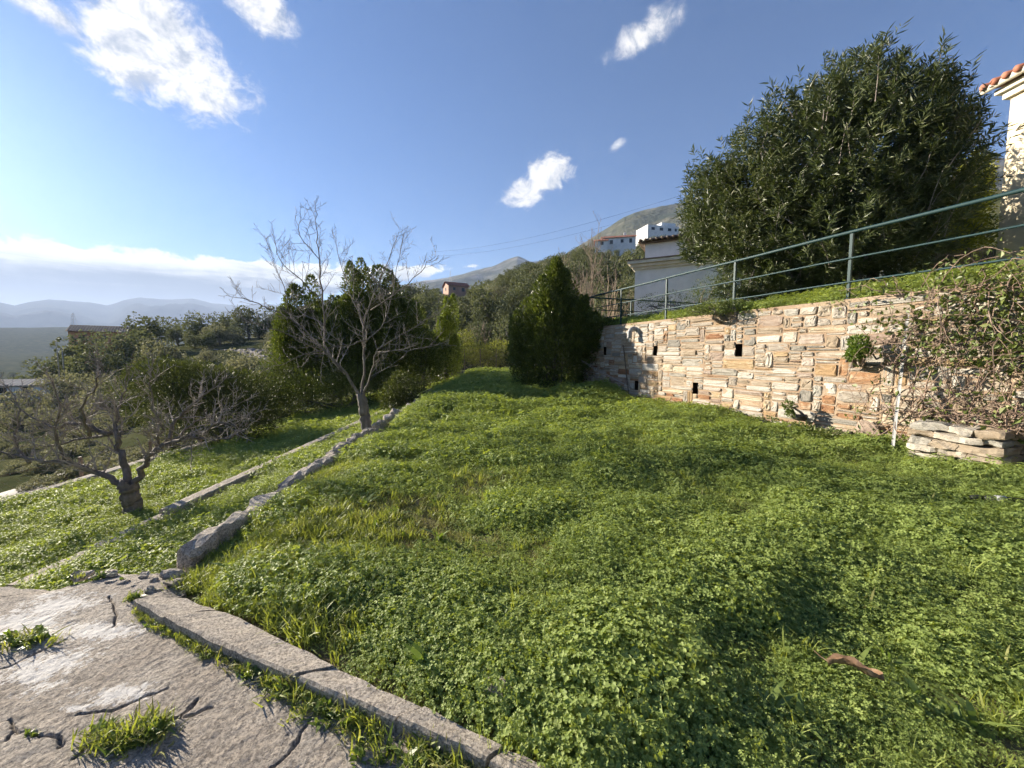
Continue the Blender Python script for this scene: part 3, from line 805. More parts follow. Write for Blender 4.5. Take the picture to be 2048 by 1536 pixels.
def strip_block(name, Lp, Rp, z0, z1, mat, parent, amp=0.012, seed=0, n=14):
    """a cast block between two plan polylines"""
    u = np.linspace(0, 1, n)
    def res(P):
        P = np.asarray(P); d = np.r_[0, np.cumsum(np.hypot(*np.diff(P, axis=0).T))]; d /= d[-1]
        return np.stack([np.interp(u, d, P[:, 0]), np.interp(u, d, P[:, 1])], -1)
    a, b = res(Lp), res(Rp)
    rows = []
    for f, z in ((0, z0), (0.0, z0 + (z1 - z0) * 0.6), (0.03, z1 - 0.015), (0.12, z1), (0.4, z1 + 0.003), (0.7, z1), (0.90, z1), (0.98, z1 - 0.02), (1, z0 + (z1 - z0) * 0.5), (1, z0)):
        p = a * (1 - f) + b * f
        q = np.c_[p, np.full(n, z)]
        q = q + np.c_[fb(q[:, 0] * 9, q[:, 1] * 9, 1, seed + 1, 3), fb(q[:, 0] * 9, q[:, 1] * 9, 1, seed + 3, 3), fb(q[:, 0] * 12, q[:, 1] * 12 + f * 3, 1, seed + 5, 3)] * amp * 2
        rows.append(q)
    V = np.concatenate(rows); nr = len(rows)
    Fq = grid_faces(nr, n)
    caps = [[k * n for k in range(nr)][::-1], [k * n + n - 1 for k in range(nr)]]
    return add(name, mesh_np(name, V, [Fq[:, ::-1], np.array(caps)[:, ::-1]], mat, False), parent)


def sub(P, f0, f1, n=8):
    P = np.asarray(P); d = np.r_[0, np.cumsum(np.hypot(*np.diff(P, axis=0).T))]; d /= d[-1]
    u = np.linspace(f0, f1, n)
    return np.stack([np.interp(u, d, P[:, 0]), np.interp(u, d, P[:, 1])], -1)


kerb = add('kerb', None, kind='structure')
for i, (f0, f1) in enumerate([(0.0, 0.115), (0.12, 0.47), (0.476, 0.66), (0.665, 0.80), (0.806, 1.0)]):
    strip_block('kerb_block', sub(KL, f0, f1, 12), sub(KR, f0, f1, 12), -0.2, 0.032 + 0.005 * (i % 2), M['kerb'], kerb, 0.007, i * 3, 40 if i == 1 else 24)

# rubble edging on the left of the lawn
edging = thing('stone_edging', 'broken row of rough stone blocks edging the left side of the lawn', 'edging', (-2.7, 3, -0.2))
gE = np.random.default_rng(12)
y = 2.95
while y < 14.2:
    L = gE.uniform(0.22, 0.5)
    if gE.random() < (0.0 if y < 5.5 else 0.16): y += L * 0.7; continue
    big = y < 3.2 or gE.random() < 0.10
    w = gE.uniform(0.15, 0.23); h = (0.34 if big else 0.24)
    zt = 0.02 + (0.06 if big else 0.0) + gE.uniform(-0.03, 0.02)
    me = rough_block(None, (w, L * 0.97, h), 0, 0.034, 5, int(y * 10), M['kerb'], 'stone_block', bevel=0.03)
    o = add('stone_block', me, edging); o.location = (float(L1x(y)) + 2.7 + gE.uniform(-0.04, 0.04) - 0.09, y + L / 2 - 3, zt - h / 2 + 0.2)
    o.rotation_euler = (gE.uniform(-0.06, 0.06), gE.uniform(-0.08, 0.08), gE.uniform(-0.12, 0.12))
    y += L
yy = np.linspace(13.6, 27.9, 20)
strip_block('stone_block', np.c_[L1x(yy) - 0.13, yy] - [-2.7, 3], np.c_[L1x(yy) + 0.10, yy] - [-2.7, 3], -0.3, 0.28, M['kerb'], edging, 0.006, 4, 40)

e2 = thing('concrete_edging', 'low weathered concrete strip edging the terrace under the bare fruit trees', 'edging', (-4.33, 3, -0.5))
for i, (a, b) in enumerate([(3.25, 3.85), (3.9, 4.72), (4.75, 7.1), (7.12, 9.6), (9.62, 12.3), (12.32, 15.0), (15.05, 22)]):
    yq = np.linspace(a, b, 10)
    strip_block('strip_section', np.c_[0 * yq - 0.10, yq - 3], np.c_[0 * yq + 0.09, yq - 3], -0.3, 0.13 - 0.05 * (i < 2) + 0.008 * i, M['kerb'], e2, 0.010, 20 + i, 34)
e3 = thing('low_wall', 'low concrete wall at the edge of the lower terrace below the wire fence', 'wall', (-8.75, 4, -1.1))
for i, (a, b) in enumerate([(3.2, 8.9), (8.95, 13.5)]):
    yq = np.linspace(a, b, 10)
    strip_block('strip_section', np.c_[0 * yq - 0.12, yq - 4], np.c_[0 * yq + 0.12, yq - 4], -1.2, 0.16, M['kerb'], e3, 0.012, 30 + i, 34)

# scattered rubble where the slab breaks up
for i, (px, py, s) in enumerate([(165, 1148, .10), (200, 1150, .08), (225, 1143, .11), (250, 1160, .07), (290, 1150, .06), (340, 1150, .12), (352, 1165, .09), (325, 1175, .06), (180, 1160, .05), (300, 1185, .07), (220, 1165, .05), (268, 1172, .05), (150, 1158, .06), (312, 1162, .05)]):
    p = at_z(px, py, -0.04)
    o = add('rubble_stone', rough_block(None, (s * 1.1, s * 0.8, s * 0.35), 0, 0.022, 3, i, M['kerb'], 'rubble_stone', bevel=s * 0.14),
            None, 'small broken concrete lump at the ragged end of the pavement', 'rubble', 'broken lumps at the end of the pavement')
    o.location = p + np.array([0, 0, 0.0]); o.rotation_euler = (0.1 * i % 0.4, 0.2, i * 1.3)
p = at_z(1000, 1378, 0.06)
o = add('concrete_lump', rough_block(None, (0.16, 0.09, 0.10), 0, 0.014, 3, 5, M['kerb'], 'concrete_lump', bevel=0.012), None, 'grey concrete lump half sunk in clover beside the kerb', 'rubble')
o.location = (p[0], p[1], 0.03); o.rotation_euler = (0.1, 0.1, -0.5)

# planter of stacked slabs at the foot of the wall
pl = thing('stone_planter', 'small box of stacked flat stones against the wall under the brambles', 'planter', (5.86, 5.7, 0), rz=math.atan2(-WD[1], -WD[0]))
# local +x runs towards the camera along the wall, local +y = towards the wall
gP = np.random.default_rng(3)
z = -0.05
i = 0
while z < 0.56:
    h = gP.uniform(0.05, 0.13); x = 0.0
    if z + h > 0.54: h = 0.60 - z
    while x < 0.93:
        w = gP.uniform(0.22, 0.55)
        if x + w > 0.80: w = 0.95 - x
        k = ['cream', 'cream', 'grey', 'cream', 'cream'][gP.integers(0, 5)]
        o = add('stone', rough_block(None, (w * 0.995, 0.62, h * 0.99), 0, 0.026, 5, i, STONES[k], 'stone', bevel=0.012), pl)
        o.location = (x + w / 2 + gP.uniform(-0.012, 0.012), 0.30 + gP.uniform(-0.025, 0.025), z + h / 2); x += w; i += 1
    z += h

# back boundary: low concrete wall, posts and wire, hose
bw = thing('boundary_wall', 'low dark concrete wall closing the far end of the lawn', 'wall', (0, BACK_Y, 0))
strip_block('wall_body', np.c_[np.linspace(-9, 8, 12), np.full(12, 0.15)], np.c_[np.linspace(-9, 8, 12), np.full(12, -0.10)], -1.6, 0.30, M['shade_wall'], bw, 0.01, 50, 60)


def wire_fence(name, label, pts, h, nposts, mat, lattice=True, step=0.25, rp=0.03, rw=0.0035):
    t = thing(name, label, 'fence', tuple(pts[0]))
    a, b = np.array(pts[0], float), np.array(pts[1], float); d = b - a; n = nposts
    for i in range(n):
        q = d * i / (n - 1)
        m = MB(); m.tube([q, q + [0, 0, h * 0.5], q + [0, 0, h]], rp, 6)
        add('post', m.mesh('post', M['rust_wire']), t)
    m = MB(); L = np.linalg.norm(d[:2]); k = int(L / step)
    for i in range(k):
        for sgn in (1, -1):
            x0 = i * step; x1 = x0 + sgn * h
            xa, xb = np.clip([x0, x1], 0, L)
            zb = abs(xb - x0)
            m.tube([d * xa / L, d * xb / L + [0, 0, zb]], rw, 3, False)
    for z in (0.05, h * 0.5, h - 0.03): m.tube([[0, 0, z], list(d + [0, 0, z])], 0.006, 4, False)
    add('wire_mesh', m.mesh('wire_mesh', mat), t)
    return t


bf = wire_fence('wire_fence', 'wire mesh fence with thin posts on the wall at the far end of the lawn', [(-4.6, BACK_Y + 0.02, 0.30), (4.6, BACK_Y + 0.02, 0.30)], 1.55, 9, M['rust_wire'], True, 0.22, 0.03)
m = MB(); m.tube([[1.55, -0.1, 0], [0.0, -0.05, 1.5]], 0.025, 5); add('brace', m.mesh('brace', M['rust_wire']), bf)
lf = wire_fence('mesh_fence', 'pale wire mesh fence beyond the low wall of the lower terrace', [(-9.4, 5.0, -1.5), (-9.6, 13.5, -1.7)], 0.9, 6, M['rust_wire'], True, 0.2, 0.035, 0.0014)

m = MB()
hp = np.array([at_y(px, py, BACK_Y - 0.35) for px, py in [(925, 752), (945, 747), (975, 746), (990, 744), (1000, 748), (1012, 752), (1025, 750), (1036, 744), (1048, 742)]])
hp[:, 2] += 0.06
tt = np.linspace(0, len(hp) - 1, 50); hp = np.stack([np.interp(tt, np.arange(len(hp)), hp[:, k]) for k in range(3)], -1)
m.tube(hp, 0.035, 6)
add('garden_hose', m.mesh('garden_hose', M['hose'], True), None, 'pale green hose trailing along the wall at the far end of the lawn', 'hose')


# ================================================================== GROUND COVER (instanced clumps)
_protos = bpy.data.collections.new('ground_cover_sources')     # not linked to the scene: only a source for instances


def proto(name, me):
    o = bpy.data.objects.new(name, me); return o


def clover_clump(seed, n=64, rad=0.14, h=0.07, leaf=0.0088, mat=None):
    g = np.random.default_rng(seed); m = MB()
    for i in range(n):
        a = g.uniform(0, 6.283); r = rad * math.sqrt(g.random())
        hh = h * g.uniform(0.55, 1.1) * (1 - 0.35 * (r / rad) ** 2)
        lean = g.normal(0, 0.2, 2)
        top = np.array([r * math.cos(a) + lean[0] * 0.05, r * math.sin(a) + lean[1] * 0.05, hh])
        nrm = np.array([math.cos(a) * r / rad * 0.55 + g.normal(0, 0.28), math.sin(a) * r / rad * 0.55 + g.normal(0, 0.28), 1.0]); nrm /= np.linalg.norm(nrm)
        e1 = np.cross(nrm, [g.normal(), g.normal(), 0.1]); e1 /= np.linalg.norm(e1); e2 = np.cross(nrm, e1)
        s = leaf * g.uniform(0.75, 1.3); rr = g.random()
        for k in range(3):
            b = k * 2.094 + g.normal(0, 0.12)
            d = e1 * math.cos(b) + e2 * math.sin(b); q = np.cross(nrm, d)
            dr = nrm * s * g.uniform(-0.35, 0.15)
            V = [top, top + d * s * 0.75 + q * s * 0.62 + nrm * s * 0.18 + dr * 0.5, top + d * s * 1.22 + q * s * 0.38 + dr, top + d * s * 1.05 + dr, top + d * s * 1.22 - q * s * 0.38 + dr, top + d * s * 0.75 - q * s * 0.62 + nrm * s * 0.18 + dr * 0.5]
            m.put(V, [[(0, 1, 2, 3), (0, 3, 4, 5)]], rr)
        w = np.array([0.0012, 0, 0])
        base = np.array([r * 0.8 * math.cos(a), r * 0.8 * math.sin(a), -0.01])
        m.put([base - w, base + w, top], [[(0, 1, 2)]], rr)
    return m.mesh('clover_clump', mat or M['clover'])


def grass_clump(seed, n=22, rad=0.05, h=0.16, w=0.005, mat=None, lean=0.5):
    g = np.random.default_rng(seed); m = MB()
    for i in range(n):
        a = g.uniform(0, 6.283); r = rad * math.sqrt(g.random())
        p = np.array([r * math.cos(a), r * math.sin(a), -0.01]); b = g.uniform(0, 6.283)
        out = np.array([math.cos(b), math.sin(b), 0]); hh = h * g.uniform(0.45, 1.1); ln = lean * g.uniform(0.2, 1.2)
        side = np.array([-out[1], out[0], 0]) * w * g.uniform(0.6, 1.2)
        m1 = p + out * hh * ln * 0.25 + np.array([0, 0, hh * 0.55]); t = p + out * hh * ln + np.array([0, 0, hh * g.uniform(0.7, 1.0)])
        mid2 = (m1 + t) / 2 + np.array([0, 0, hh * 0.06])
        m.put([p - side * 0.6, p + side * 0.6, m1 + side, m1 - side, mid2 + side * 0.7, mid2 - side * 0.7, t], [[(0, 1, 2, 3), (3, 2, 4, 5)], [(5, 4, 6)]])
    return m.mesh('grass_clump', mat or M['grass'])


def scatter(name, P, protos, scale, label=None, tilt=0.15, seed=0, idx=None):
    """one 'stuff' object: geometry nodes put clump copies on its points"""
    g = np.random.default_rng(seed); n = len(P)
    me = bpy.data.meshes.new(name); me.vertices.add(n); me.vertices.foreach_set('co', np.asarray(P, np.float32).ravel())
    rot = np.stack([g.normal(0, tilt, n), g.normal(0, tilt, n), g.uniform(0, 6.283, n)], -1).astype(np.float32)
    a = me.attributes.new('rot', 'FLOAT_VECTOR', 'POINT'); a.data.foreach_set('vector', rot.ravel())
    a = me.attributes.new('scl', 'FLOAT', 'POINT'); a.data.foreach_set('value', np.broadcast_to(scale, (n,)).astype(np.float32))
    a = me.attributes.new('pick', 'INT', 'POINT'); a.data.foreach_set('value', (idx if idx is not None else g.integers(0, len(protos), n)).astype(np.int32))
    o = add(name, me, kind='stuff', label=label)
    col = bpy.data.collections.new(name + '_sources')
    for k, q in enumerate(protos):
        po = bpy.data.objects.new('%s_source_%02d' % (name, k), q); col.objects.link(po)
    ng = bpy.data.node_groups.new(name, 'GeometryNodeTree')
    ng.interface.new_socket('Geometry', in_out='INPUT', socket_type='NodeSocketGeometry')
    ng.interface.new_socket('Geometry', in_out='OUTPUT', socket_type='NodeSocketGeometry')
    N, L = ng.nodes, ng.links
    gi, go = N.new('NodeGroupInput'), N.new('NodeGroupOutput')
    ci = N.new('GeometryNodeCollectionInfo'); ci.inputs['Collection'].default_value = col
    ci.inputs['Separate Children'].default_value = True; ci.inputs['Reset Children'].default_value = True
    ip = N.new('GeometryNodeInstanceOnPoints'); ip.inputs['Pick Instance'].default_value = True

    def attr(nm, ty):
        q = N.new('GeometryNodeInputNamedAttribute'); q.data_type = ty; q.inputs['Name'].default_value = nm
        return q.outputs['Attribute']
    L.new(gi.outputs[0], ip.inputs['Points']); L.new(ci.outputs[0], ip.inputs['Instance'])
    L.new(attr('pick', 'INT'), ip.inputs['Instance Index'])
    L.new(attr('rot', 'FLOAT_VECTOR'), ip.inputs['Rotation']); L.new(attr('scl', 'FLOAT'), ip.inputs['Scale'])
    L.new(ip.outputs[0], go.inputs[0])
    md = o.modifiers.new('scatter', 'NODES'); md.node_group = ng
    return o


CL = [clover_clump(s) for s in (1, 2, 3, 4)]
GR = [grass_clump(s, 26, 0.06, 0.13, 0.0032, None, 0.8) for s in (1, 2, 3)]
DG = [grass_clump(s, 16, 0.06, 0.10, 0.004, M['drygrass'], 0.9) for s in (5, 6)]


def in_lawn(x, y):
    return (x > L1x(y) + 0.05) & (x < np.where(y < 15.6, wall_x(y) - 0.04, 4.0)) & (y > kerb_right_y(x) + 0.07) & (y < BACK_Y - 0.2)


def long_grass(x, y):                      # long grass grows along the edging and by the kerb corner
    a = (1 - sm(x - L1x(y), 0.15, 0.95)) * (1 - sm(y, 4.5, 7.0)) * 0.9
    b = sm(-x, 0.75, 1.8) * (1 - sm(y, 2.7, 4.2))
    return np.clip(a + b, 0, 1)


def sparse(x, y):                          # worn patches where clover is thin
    f = fb(x, y, 1.1, 141, 4) * 2.2
    def blob(px, py, rx, ry):
        p = at_z(px, py, 0.0); return np.exp(-(((x - p[0]) / rx) ** 2 + ((y - p[1]) / ry) ** 2))
    return blob(790, 1050, 0.75, 0.65) * 1.1 + blob(900, 960, 1.0, 1.0) * 0.75 + blob(690, 1010, 0.6, 0.7) * 0.65 + blob(1400, 1310, 0.15, 0.07) * 1.8 + blob(820, 900, 0.9, 1.6) * 0.4 + blob(1080, 900, 1.2, 1.0) * 0.4 + f * 0.45


gL = np.random.default_rng(77)
pts, scl = [], []
for (y0, y1, dens, sc) in [(1.2, 3.2, 300, 0.95), (3.2, 5.5, 220, 1.05), (5.5, 9, 140, 1.3), (9, 15, 75, 1.7), (15, BACK_Y, 28, 2.4)]:
    n = int((y1 - y0) * 14 * dens)
    x = gL.uniform(-3.4, 10.6, n); y = gL.uniform(y0, y1, n)
    k = in_lawn(x, y) & (np.abs(x) < y * 1.45 + 0.6); x, y = x[k], y[k]
    sp = sparse(x, y)
    k = gL.random(len(x)) > np.clip(sp * 0.95 - 0.1, 0, 0.85); x, y, sp = x[k], y[k], sp[k]
    left = long_grass(x, y)
    k = gL.random(len(x)) > left * 0.6; x, y, sp = x[k], y[k], sp[k]
    hgt = 0.40 + 1.9 * vn(x, y, 0.6, 151) ** 1.5 + 0.7 * vn(x, y, 0.2, 155) - 0.5 * np.clip(sp, 0, 1)
    hgt = hgt * (0.5 + 0.5 * sm(y - kerb_right_y(x), 0.05, 0.5)) * (0.55 + 0.45 * sm(x - L1x(y), 0.05, 0.5))
    pts.append(np.stack([x, y, lawn_z(x, y)], -1)); scl.append(sc * np.clip(hgt, 0.4, 2.0) * gL.uniform(0.75, 1.2, len(x)))
scatter('clover', np.concatenate(pts), CL, np.concatenate(scl), tilt=0.22, seed=1)

# clover on the strip, the lower terrace and the bank
pts, scl = [], []
for (y0, y1, dens, sc) in [(2.4, 6, 150, 1.2), (6, 10, 100, 1.5), (10, 16, 45, 2.0), (16, BACK_Y, 14, 2.6)]:
    n = int((y1 - y0) * 6.2 * dens); x = gL.uniform(-8.7, -2.5, n); y = gL.uniform(y0, y1, n)
    k = (x < L1x(y) - 0.12) & (np.abs(x - L2x(y) - 0.04) > 0.20) & (x < L1x(y) - 0.22) & (np.abs(x) < y * 1.5 + 0.6) & ~((y < 2.95) & (x > -3.9)); x, y = x[k], y[k]
    k = gL.random(len(x)) > np.clip(fb(x, y, 1.5, 161) * 1.6 + 0.05 + 0.35 * (x < -5) * sm(y, 6.5, 8), 0, 0.85); x, y = x[k], y[k]
    pts.append(np.stack([x, y, garden_z(x, y)], -1)); scl.append(sc * gL.uniform(0.6, 1.4, len(x)) * (0.7 + 0.8 * vn(x, y, 0.6, 171)))
scatter('clover_terrace', np.concatenate(pts), CL, np.concatenate(scl), tilt=0.22, seed=2)
n = 5200; s = gL.uniform(-4, 9.7, n); d = gL.uniform(0.22, 5.5, n) ** 1.0
PBk = A0 + s[:, None] * WD + d[:, None] * WN
scatter('clover_bank', np.c_[PBk, bank_z(s, d)], CL, gL.uniform(0.9, 2.0, n) * (0.8 + 0.9 * vn(s, d, 0.6, 181)), tilt=0.3, seed=3)

# grass
pts, scl = [], []
n = 46000; x = gL.uniform(-2.9, 3, n); y = gL.uniform(1.35, 7.5, n)
k = in_lawn(x, y); x, y = x[k], y[k]
w = long_grass(x, y) + 0.02
k = gL.random(len(x)) < w * 1.0; x, y = x[k], y[k]
pts.append(np.stack([x, y, lawn_z(x, y)], -1)); scl.append(gL.uniform(0.5, 1.15, len(x)) * (0.7 + 0.5 * vn(x, y, 0.4, 191)))
n = 7000; x = gL.uniform(-8.6, 5, n); y = gL.uniform(3, 20, n)
k = ((in_lawn(x, y) & (gL.random(n) < 0.35)) | (x < L1x(y) - 0.1)) & (np.abs(x) < y * 1.5); x, y = x[k], y[k]
pts.append(np.stack([x, y, garden_z(x, y)], -1)); scl.append(gL.uniform(0.5, 1.2, len(x)))
n = 700; y = gL.uniform(3, 9, n); x = L1x(y) + gL.uniform(0.05, 0.45, n)           # tall tufts along the edging
pts.append(np.stack([x, y, lawn_z(x, y)], -1)); scl.append(gL.uniform(0.6, 1.25, n))
n = 220; s = gL.uniform(-2, 9.5, n); d = gL.uniform(0.25, 2.5, n); P2 = A0 + s[:, None] * WD + d[:, None] * WN
pts.append(np.c_[P2, bank_z(s, d)]); scl.append(gL.uniform(0.8, 1.6, n))
scatter('grass', np.concatenate(pts), GR, np.concatenate(scl), tilt=0.2, seed=4)
n = 15000; x = gL.uniform(-2.7, 3, n); y = gL.uniform(1.6, 9, n)
k = in_lawn(x, y); x, y = x[k], y[k]
k = gL.random(len(x)) < np.clip(sparse(x, y), 0.01, 1); x, y = x[k], y[k]
scatter('dry_grass', np.stack([x, y, lawn_z(x, y)], -1), DG, gL.uniform(0.4, 0.9, len(x)), tilt=0.4, seed=5)

# taller weeds and broad leaves dotted over the lawn
BW = [grass_clump(s, 9, 0.03, 0.11, 0.012, M['weed'], 1.3) for s in (31, 32)] + [grass_clump(s, 7, 0.03, 0.20, 0.004, M['grass'], 0.8) for s in (33, 34)] + [grass_clump(35, 6, 0.05, 0.13, 0.005, M['drygrass'], 1.1)]
n = 900; x = gL.uniform(-2.8, 9, n); y = 1.5 + 11 * gL.random(n) ** 1.6
k = in_lawn(x, y) & (np.abs(x) < y * 1.4 + 0.3); x, y = x[k], y[k]
scatter('lawn_weeds', np.stack([x, y, lawn_z(x, y) + 0.03], -1), BW, gL.uniform(0.5, 1.2, len(x)), tilt=0.25, seed=9)

# weeds along the kerb and in the cracks of the pavement
WG = [grass_clump(s, 22, 0.05, 0.09, 0.0035, M['grass'], 0.9) for s in (11, 12)] + [grass_clump(s, 12, 0.03, 0.06, 0.010, M['weed'], 1.2) for s in (13, 14)] + [grass_clump(15, 14, 0.06, 0.08, 0.004, M['drygrass'], 1.2)]
pts, scl = [], []
f = gL.uniform(0.02, 1, 420); KLs = np.array([sub(KL, q, q + 1e-6, 2)[0] for q in f])
off = np.abs(gL.normal(0, 0.035, 420)) * (0.5 + 1.8 * sm(f, 0.3, 0.75))
pts.append(np.c_[KLs[:, 0] - off * 0.45, KLs[:, 1] - off * 0.9, np.full(420, -0.035)]); scl.append(gL.uniform(0.35, 1.0, 420) * (0.55 + 0.45 * sm(f, 0.15, 0.5)))
for (px, py, rx, ry, cnt, sc) in [(265, 1485, 0.17, 0.06, 55, 1.0), (230, 1500, 0.10, 0.05, 20, 0.9), (320, 1460, 0.06, 0.03, 12, 0.9), (40, 1290, 0.20, 0.05, 30, 0.9), (60, 1475, 0.06, 0.04, 5, 0.5), (205, 1160, 0.35, 0.04, 14, 0.7), (265, 1205, 0.03, 0.03, 8, 0.8), (850, 1480, 0.16, 0.05, 26, 0.9), (940, 1520, 0.12, 0.06, 22, 1.0)]:
    p = at_z(px, py, -0.06)
    pts.append(np.c_[gL.normal(p[0], rx * 0.5, cnt), gL.normal(p[1], ry * 0.5, cnt), np.full(cnt, -0.04)]); scl.append(gL.uniform(0.5, 1.1, cnt) * sc)
scatter('weeds', np.concatenate(pts), WG, np.concatenate(scl), tilt=0.3, seed=6)


# ================================================================== TREES AND SHRUBS
def wobble(P, amp, g, k=3):
    """resample a polyline finely and make it irregular"""
    P = np.asarray(P, float); n = (len(P) - 1) * k + 1
    t = np.linspace(0, len(P) - 1, n)
    i = np.clip(t.astype(int), 0, len(P) - 2); f = t - i
    T = np.gradient(P, axis=0)
    f = f[:, None]
    h00 = 2 * f ** 3 - 3 * f ** 2 + 1; h10 = f ** 3 - 2 * f ** 2 + f; h01 = -2 * f ** 3 + 3 * f ** 2; h11 = f ** 3 - f ** 2
    Q = h00 * P[i] + h10 * T[i] + h01 * P[i + 1] + h11 * T[i + 1]
    Q[1:-1] += g.normal(0, amp, (n - 2, 3))
    return Q


def twigs(path, rad, g, out, depth, length, every, up=0.5, kink=0.10, spread=1.0, minr=0.004):
    """spawn side shoots along a path"""
    d = np.r_[0, np.cumsum(np.linalg.norm(np.diff(path, axis=0), axis=1))]
    s = d[-1] * 0.18 + g.uniform(0, every)
    while s < d[-1]:
        p = np.array([np.interp(s, d, path[:, k]) for k in range(3)])
        i = min(np.searchsorted(d, s), len(path) - 1); tan = path[i] - path[i - 1]; tan /= np.linalg.norm(tan) + 1e-9
        side = np.cross(tan, g.normal(size=3)); side /= np.linalg.norm(side) + 1e-9
        dr = tan * g.uniform(0.25, 0.8) + side * spread * g.uniform(0.6, 1.1) + np.array([0, 0, up * g.uniform(0.2, 1.1)]); dr /= np.linalg.norm(dr)
        L = length * g.uniform(0.35, 1.15) * (1 - 0.45 * s / d[-1]); n = 5
        q = [p]; v = dr
        for _ in range(n):
            v = v + g.normal(0, kink, 3) + np.array([0, 0, up * 0.16]); v /= np.linalg.norm(v); q.append(q[-1] + v * L / n)
        q = np.array(q); r0 = max(np.interp(s, d, rad) * 0.5, minr)
        rq = np.linspace(r0, minr * 0.7, n + 1)
        out.append((q, rq))
        if depth > 1: twigs(q, rq, g, out, depth - 1, L * 0.45, every * 0.55, up, kink * 1.3, spread, minr)
        s += every * g.uniform(0.5, 1.5)


def bare_tree(name, label, cat, trunk, limbs, Y, tr, seed, bark, tl=0.75, every=0.17, depth=2, up=0.5, depth_spread=1.0, lr=1.0):
    g = np.random.default_rng(seed)
    base = at_y(trunk[0][0], trunk[0][1], Y)
    t = thing(name, label, cat, tuple(base))
    P = np.array([at_y(px, py, Y) for px, py in trunk]) - base
    m = MB(); Q = wobble(P, 0.012, g, 5)
    rr = np.linspace(tr[0], tr[1], len(Q)) * (1 + 0.06 * np.sin(np.arange(len(Q)) * 1.7)); rr[0] *= 1.35; rr[1] *= 1.15
    m.tube(Q, rr, 12); add('trunk', m.mesh('trunk', bark, True), t)
    out = []
    for pts, r0, dy in limbs:
        dy = dy * depth_spread
        n = len(pts)
        P = np.array([at_y(px, py, Y + dy * (i / (n - 1)) ** 0.8) for i, (px, py) in enumerate(pts)]) - base
        Q = wobble(P, 0.014, g, 4)
        rq = r0 * lr * (1 - np.linspace(0, 1, len(Q)) ** 0.85) + 0.004
        m = MB(); m.tube(Q, rq, 7); add('limb', m.mesh('limb', bark, True), t)
        twigs(Q, rq, g, out, depth, tl, every, up)
    m = MB()
    for q, rq in out: m.tube(q, rq, 3, False)
    add('twigs', m.mesh('twigs', M['twig'], False), t, kind='stuff')
    return t


bare_tree('fruit_tree', 'bare fruit tree with grey branches rising against the clouds between the edgings', 'tree',
          [(736, 872), (731, 840), (726, 812), (722, 788)],
          [([(722, 795), (690, 745), (660, 712), (630, 682), (600, 652), (560, 625), (500, 602), (452, 590)], 0.065, -0.5),
           ([(690, 748), (655, 700), (648, 650), (642, 560), (637, 500), (632, 440), (630, 403)], 0.05, 0.2),
           ([(722, 792), (730, 740), (728, 690), (728, 640), (742, 600), (760, 560), (785, 500), (798, 463)], 0.055, 0.5),
           ([(724, 792), (745, 740), (752, 704), (782, 682), (830, 652), (882, 622)], 0.045, -0.6),
           ([(728, 660), (720, 630), (702, 590), (682, 530), (668, 470)], 0.03, 0.9),
           ([(640, 600), (602, 560), (560, 520), (545, 468)], 0.024, -0.4),
           ([(648, 650), (590, 612), (562, 560), (528, 470)], 0.024, 0.8),
           ([(742, 620), (790, 590), (840, 545), (872, 512)], 0.026, -0.8),
           ([(735, 680), (700, 690), (640, 700), (580, 722), (520, 745)], 0.028, -1.2),
           ([(752, 704), (800, 702), (860, 692), (888, 655)], 0.028, -1.0),
           ([(640, 520), (600, 470), (590, 430)], 0.014, 0.3),
           ([(655, 702), (620, 690), (540, 655), (480, 640)], 0.022, -1.4),
           ([(728, 690), (770, 640), (790, 560), (808, 465)], 0.024, 0.7)],
          8.7, (0.125, 0.095), 21, M['bark'], 0.8, 0.105, 2, 0.42, lr=0.46)
bare_tree('orchard_tree', 'gnarled spreading bare tree with dark trunk on the lower terrace', 'tree',
          [(266, 1034), (264, 1005), (260, 985), (256, 965)],
          [([(258, 975), (205, 948), (140, 926), (75, 922), (15, 905), (-40, 900)], 0.062, -0.3),
           ([(256, 970), (246, 925), (233, 892), (240, 868), (215, 868), (150, 880), (90, 892), (40, 880)], 0.068, 0.3),
           ([(262, 972), (286, 930), (312, 900), (342, 882), (392, 872), (432, 880), (470, 868), (500, 838)], 0.058, -0.3),
           ([(236, 885), (232, 835), (246, 790), (255, 745)], 0.04, 0.4),
           ([(215, 868), (150, 845), (110, 855), (60, 830), (5, 790)], 0.04, 0.5),
           ([(330, 888), (352, 842), (392, 800), (428, 770), (440, 745)], 0.035, 0.4),
           ([(130, 926), (112, 870), (118, 810), (100, 755)], 0.03, -0.5),
           ([(300, 912), (322, 860), (302, 800), (300, 735)], 0.03, -0.6),
           ([(400, 872), (440, 845), (470, 850), (505, 825)], 0.022, -0.5),
           ([(180, 872), (165, 820), (190, 770), (205, 730)], 0.025, -0.8),
           ([(60, 925), (30, 880), (40, 820), (0, 760)], 0.028, 0.3),
           ([(345, 880), (380, 850), (430, 830), (490, 800)], 0.026, 0.7)],
          5.5, (0.115, 0.105), 31, M['bark_dark'], 0.6, 0.065, 2, 0.4, 0.8, lr=0.72)


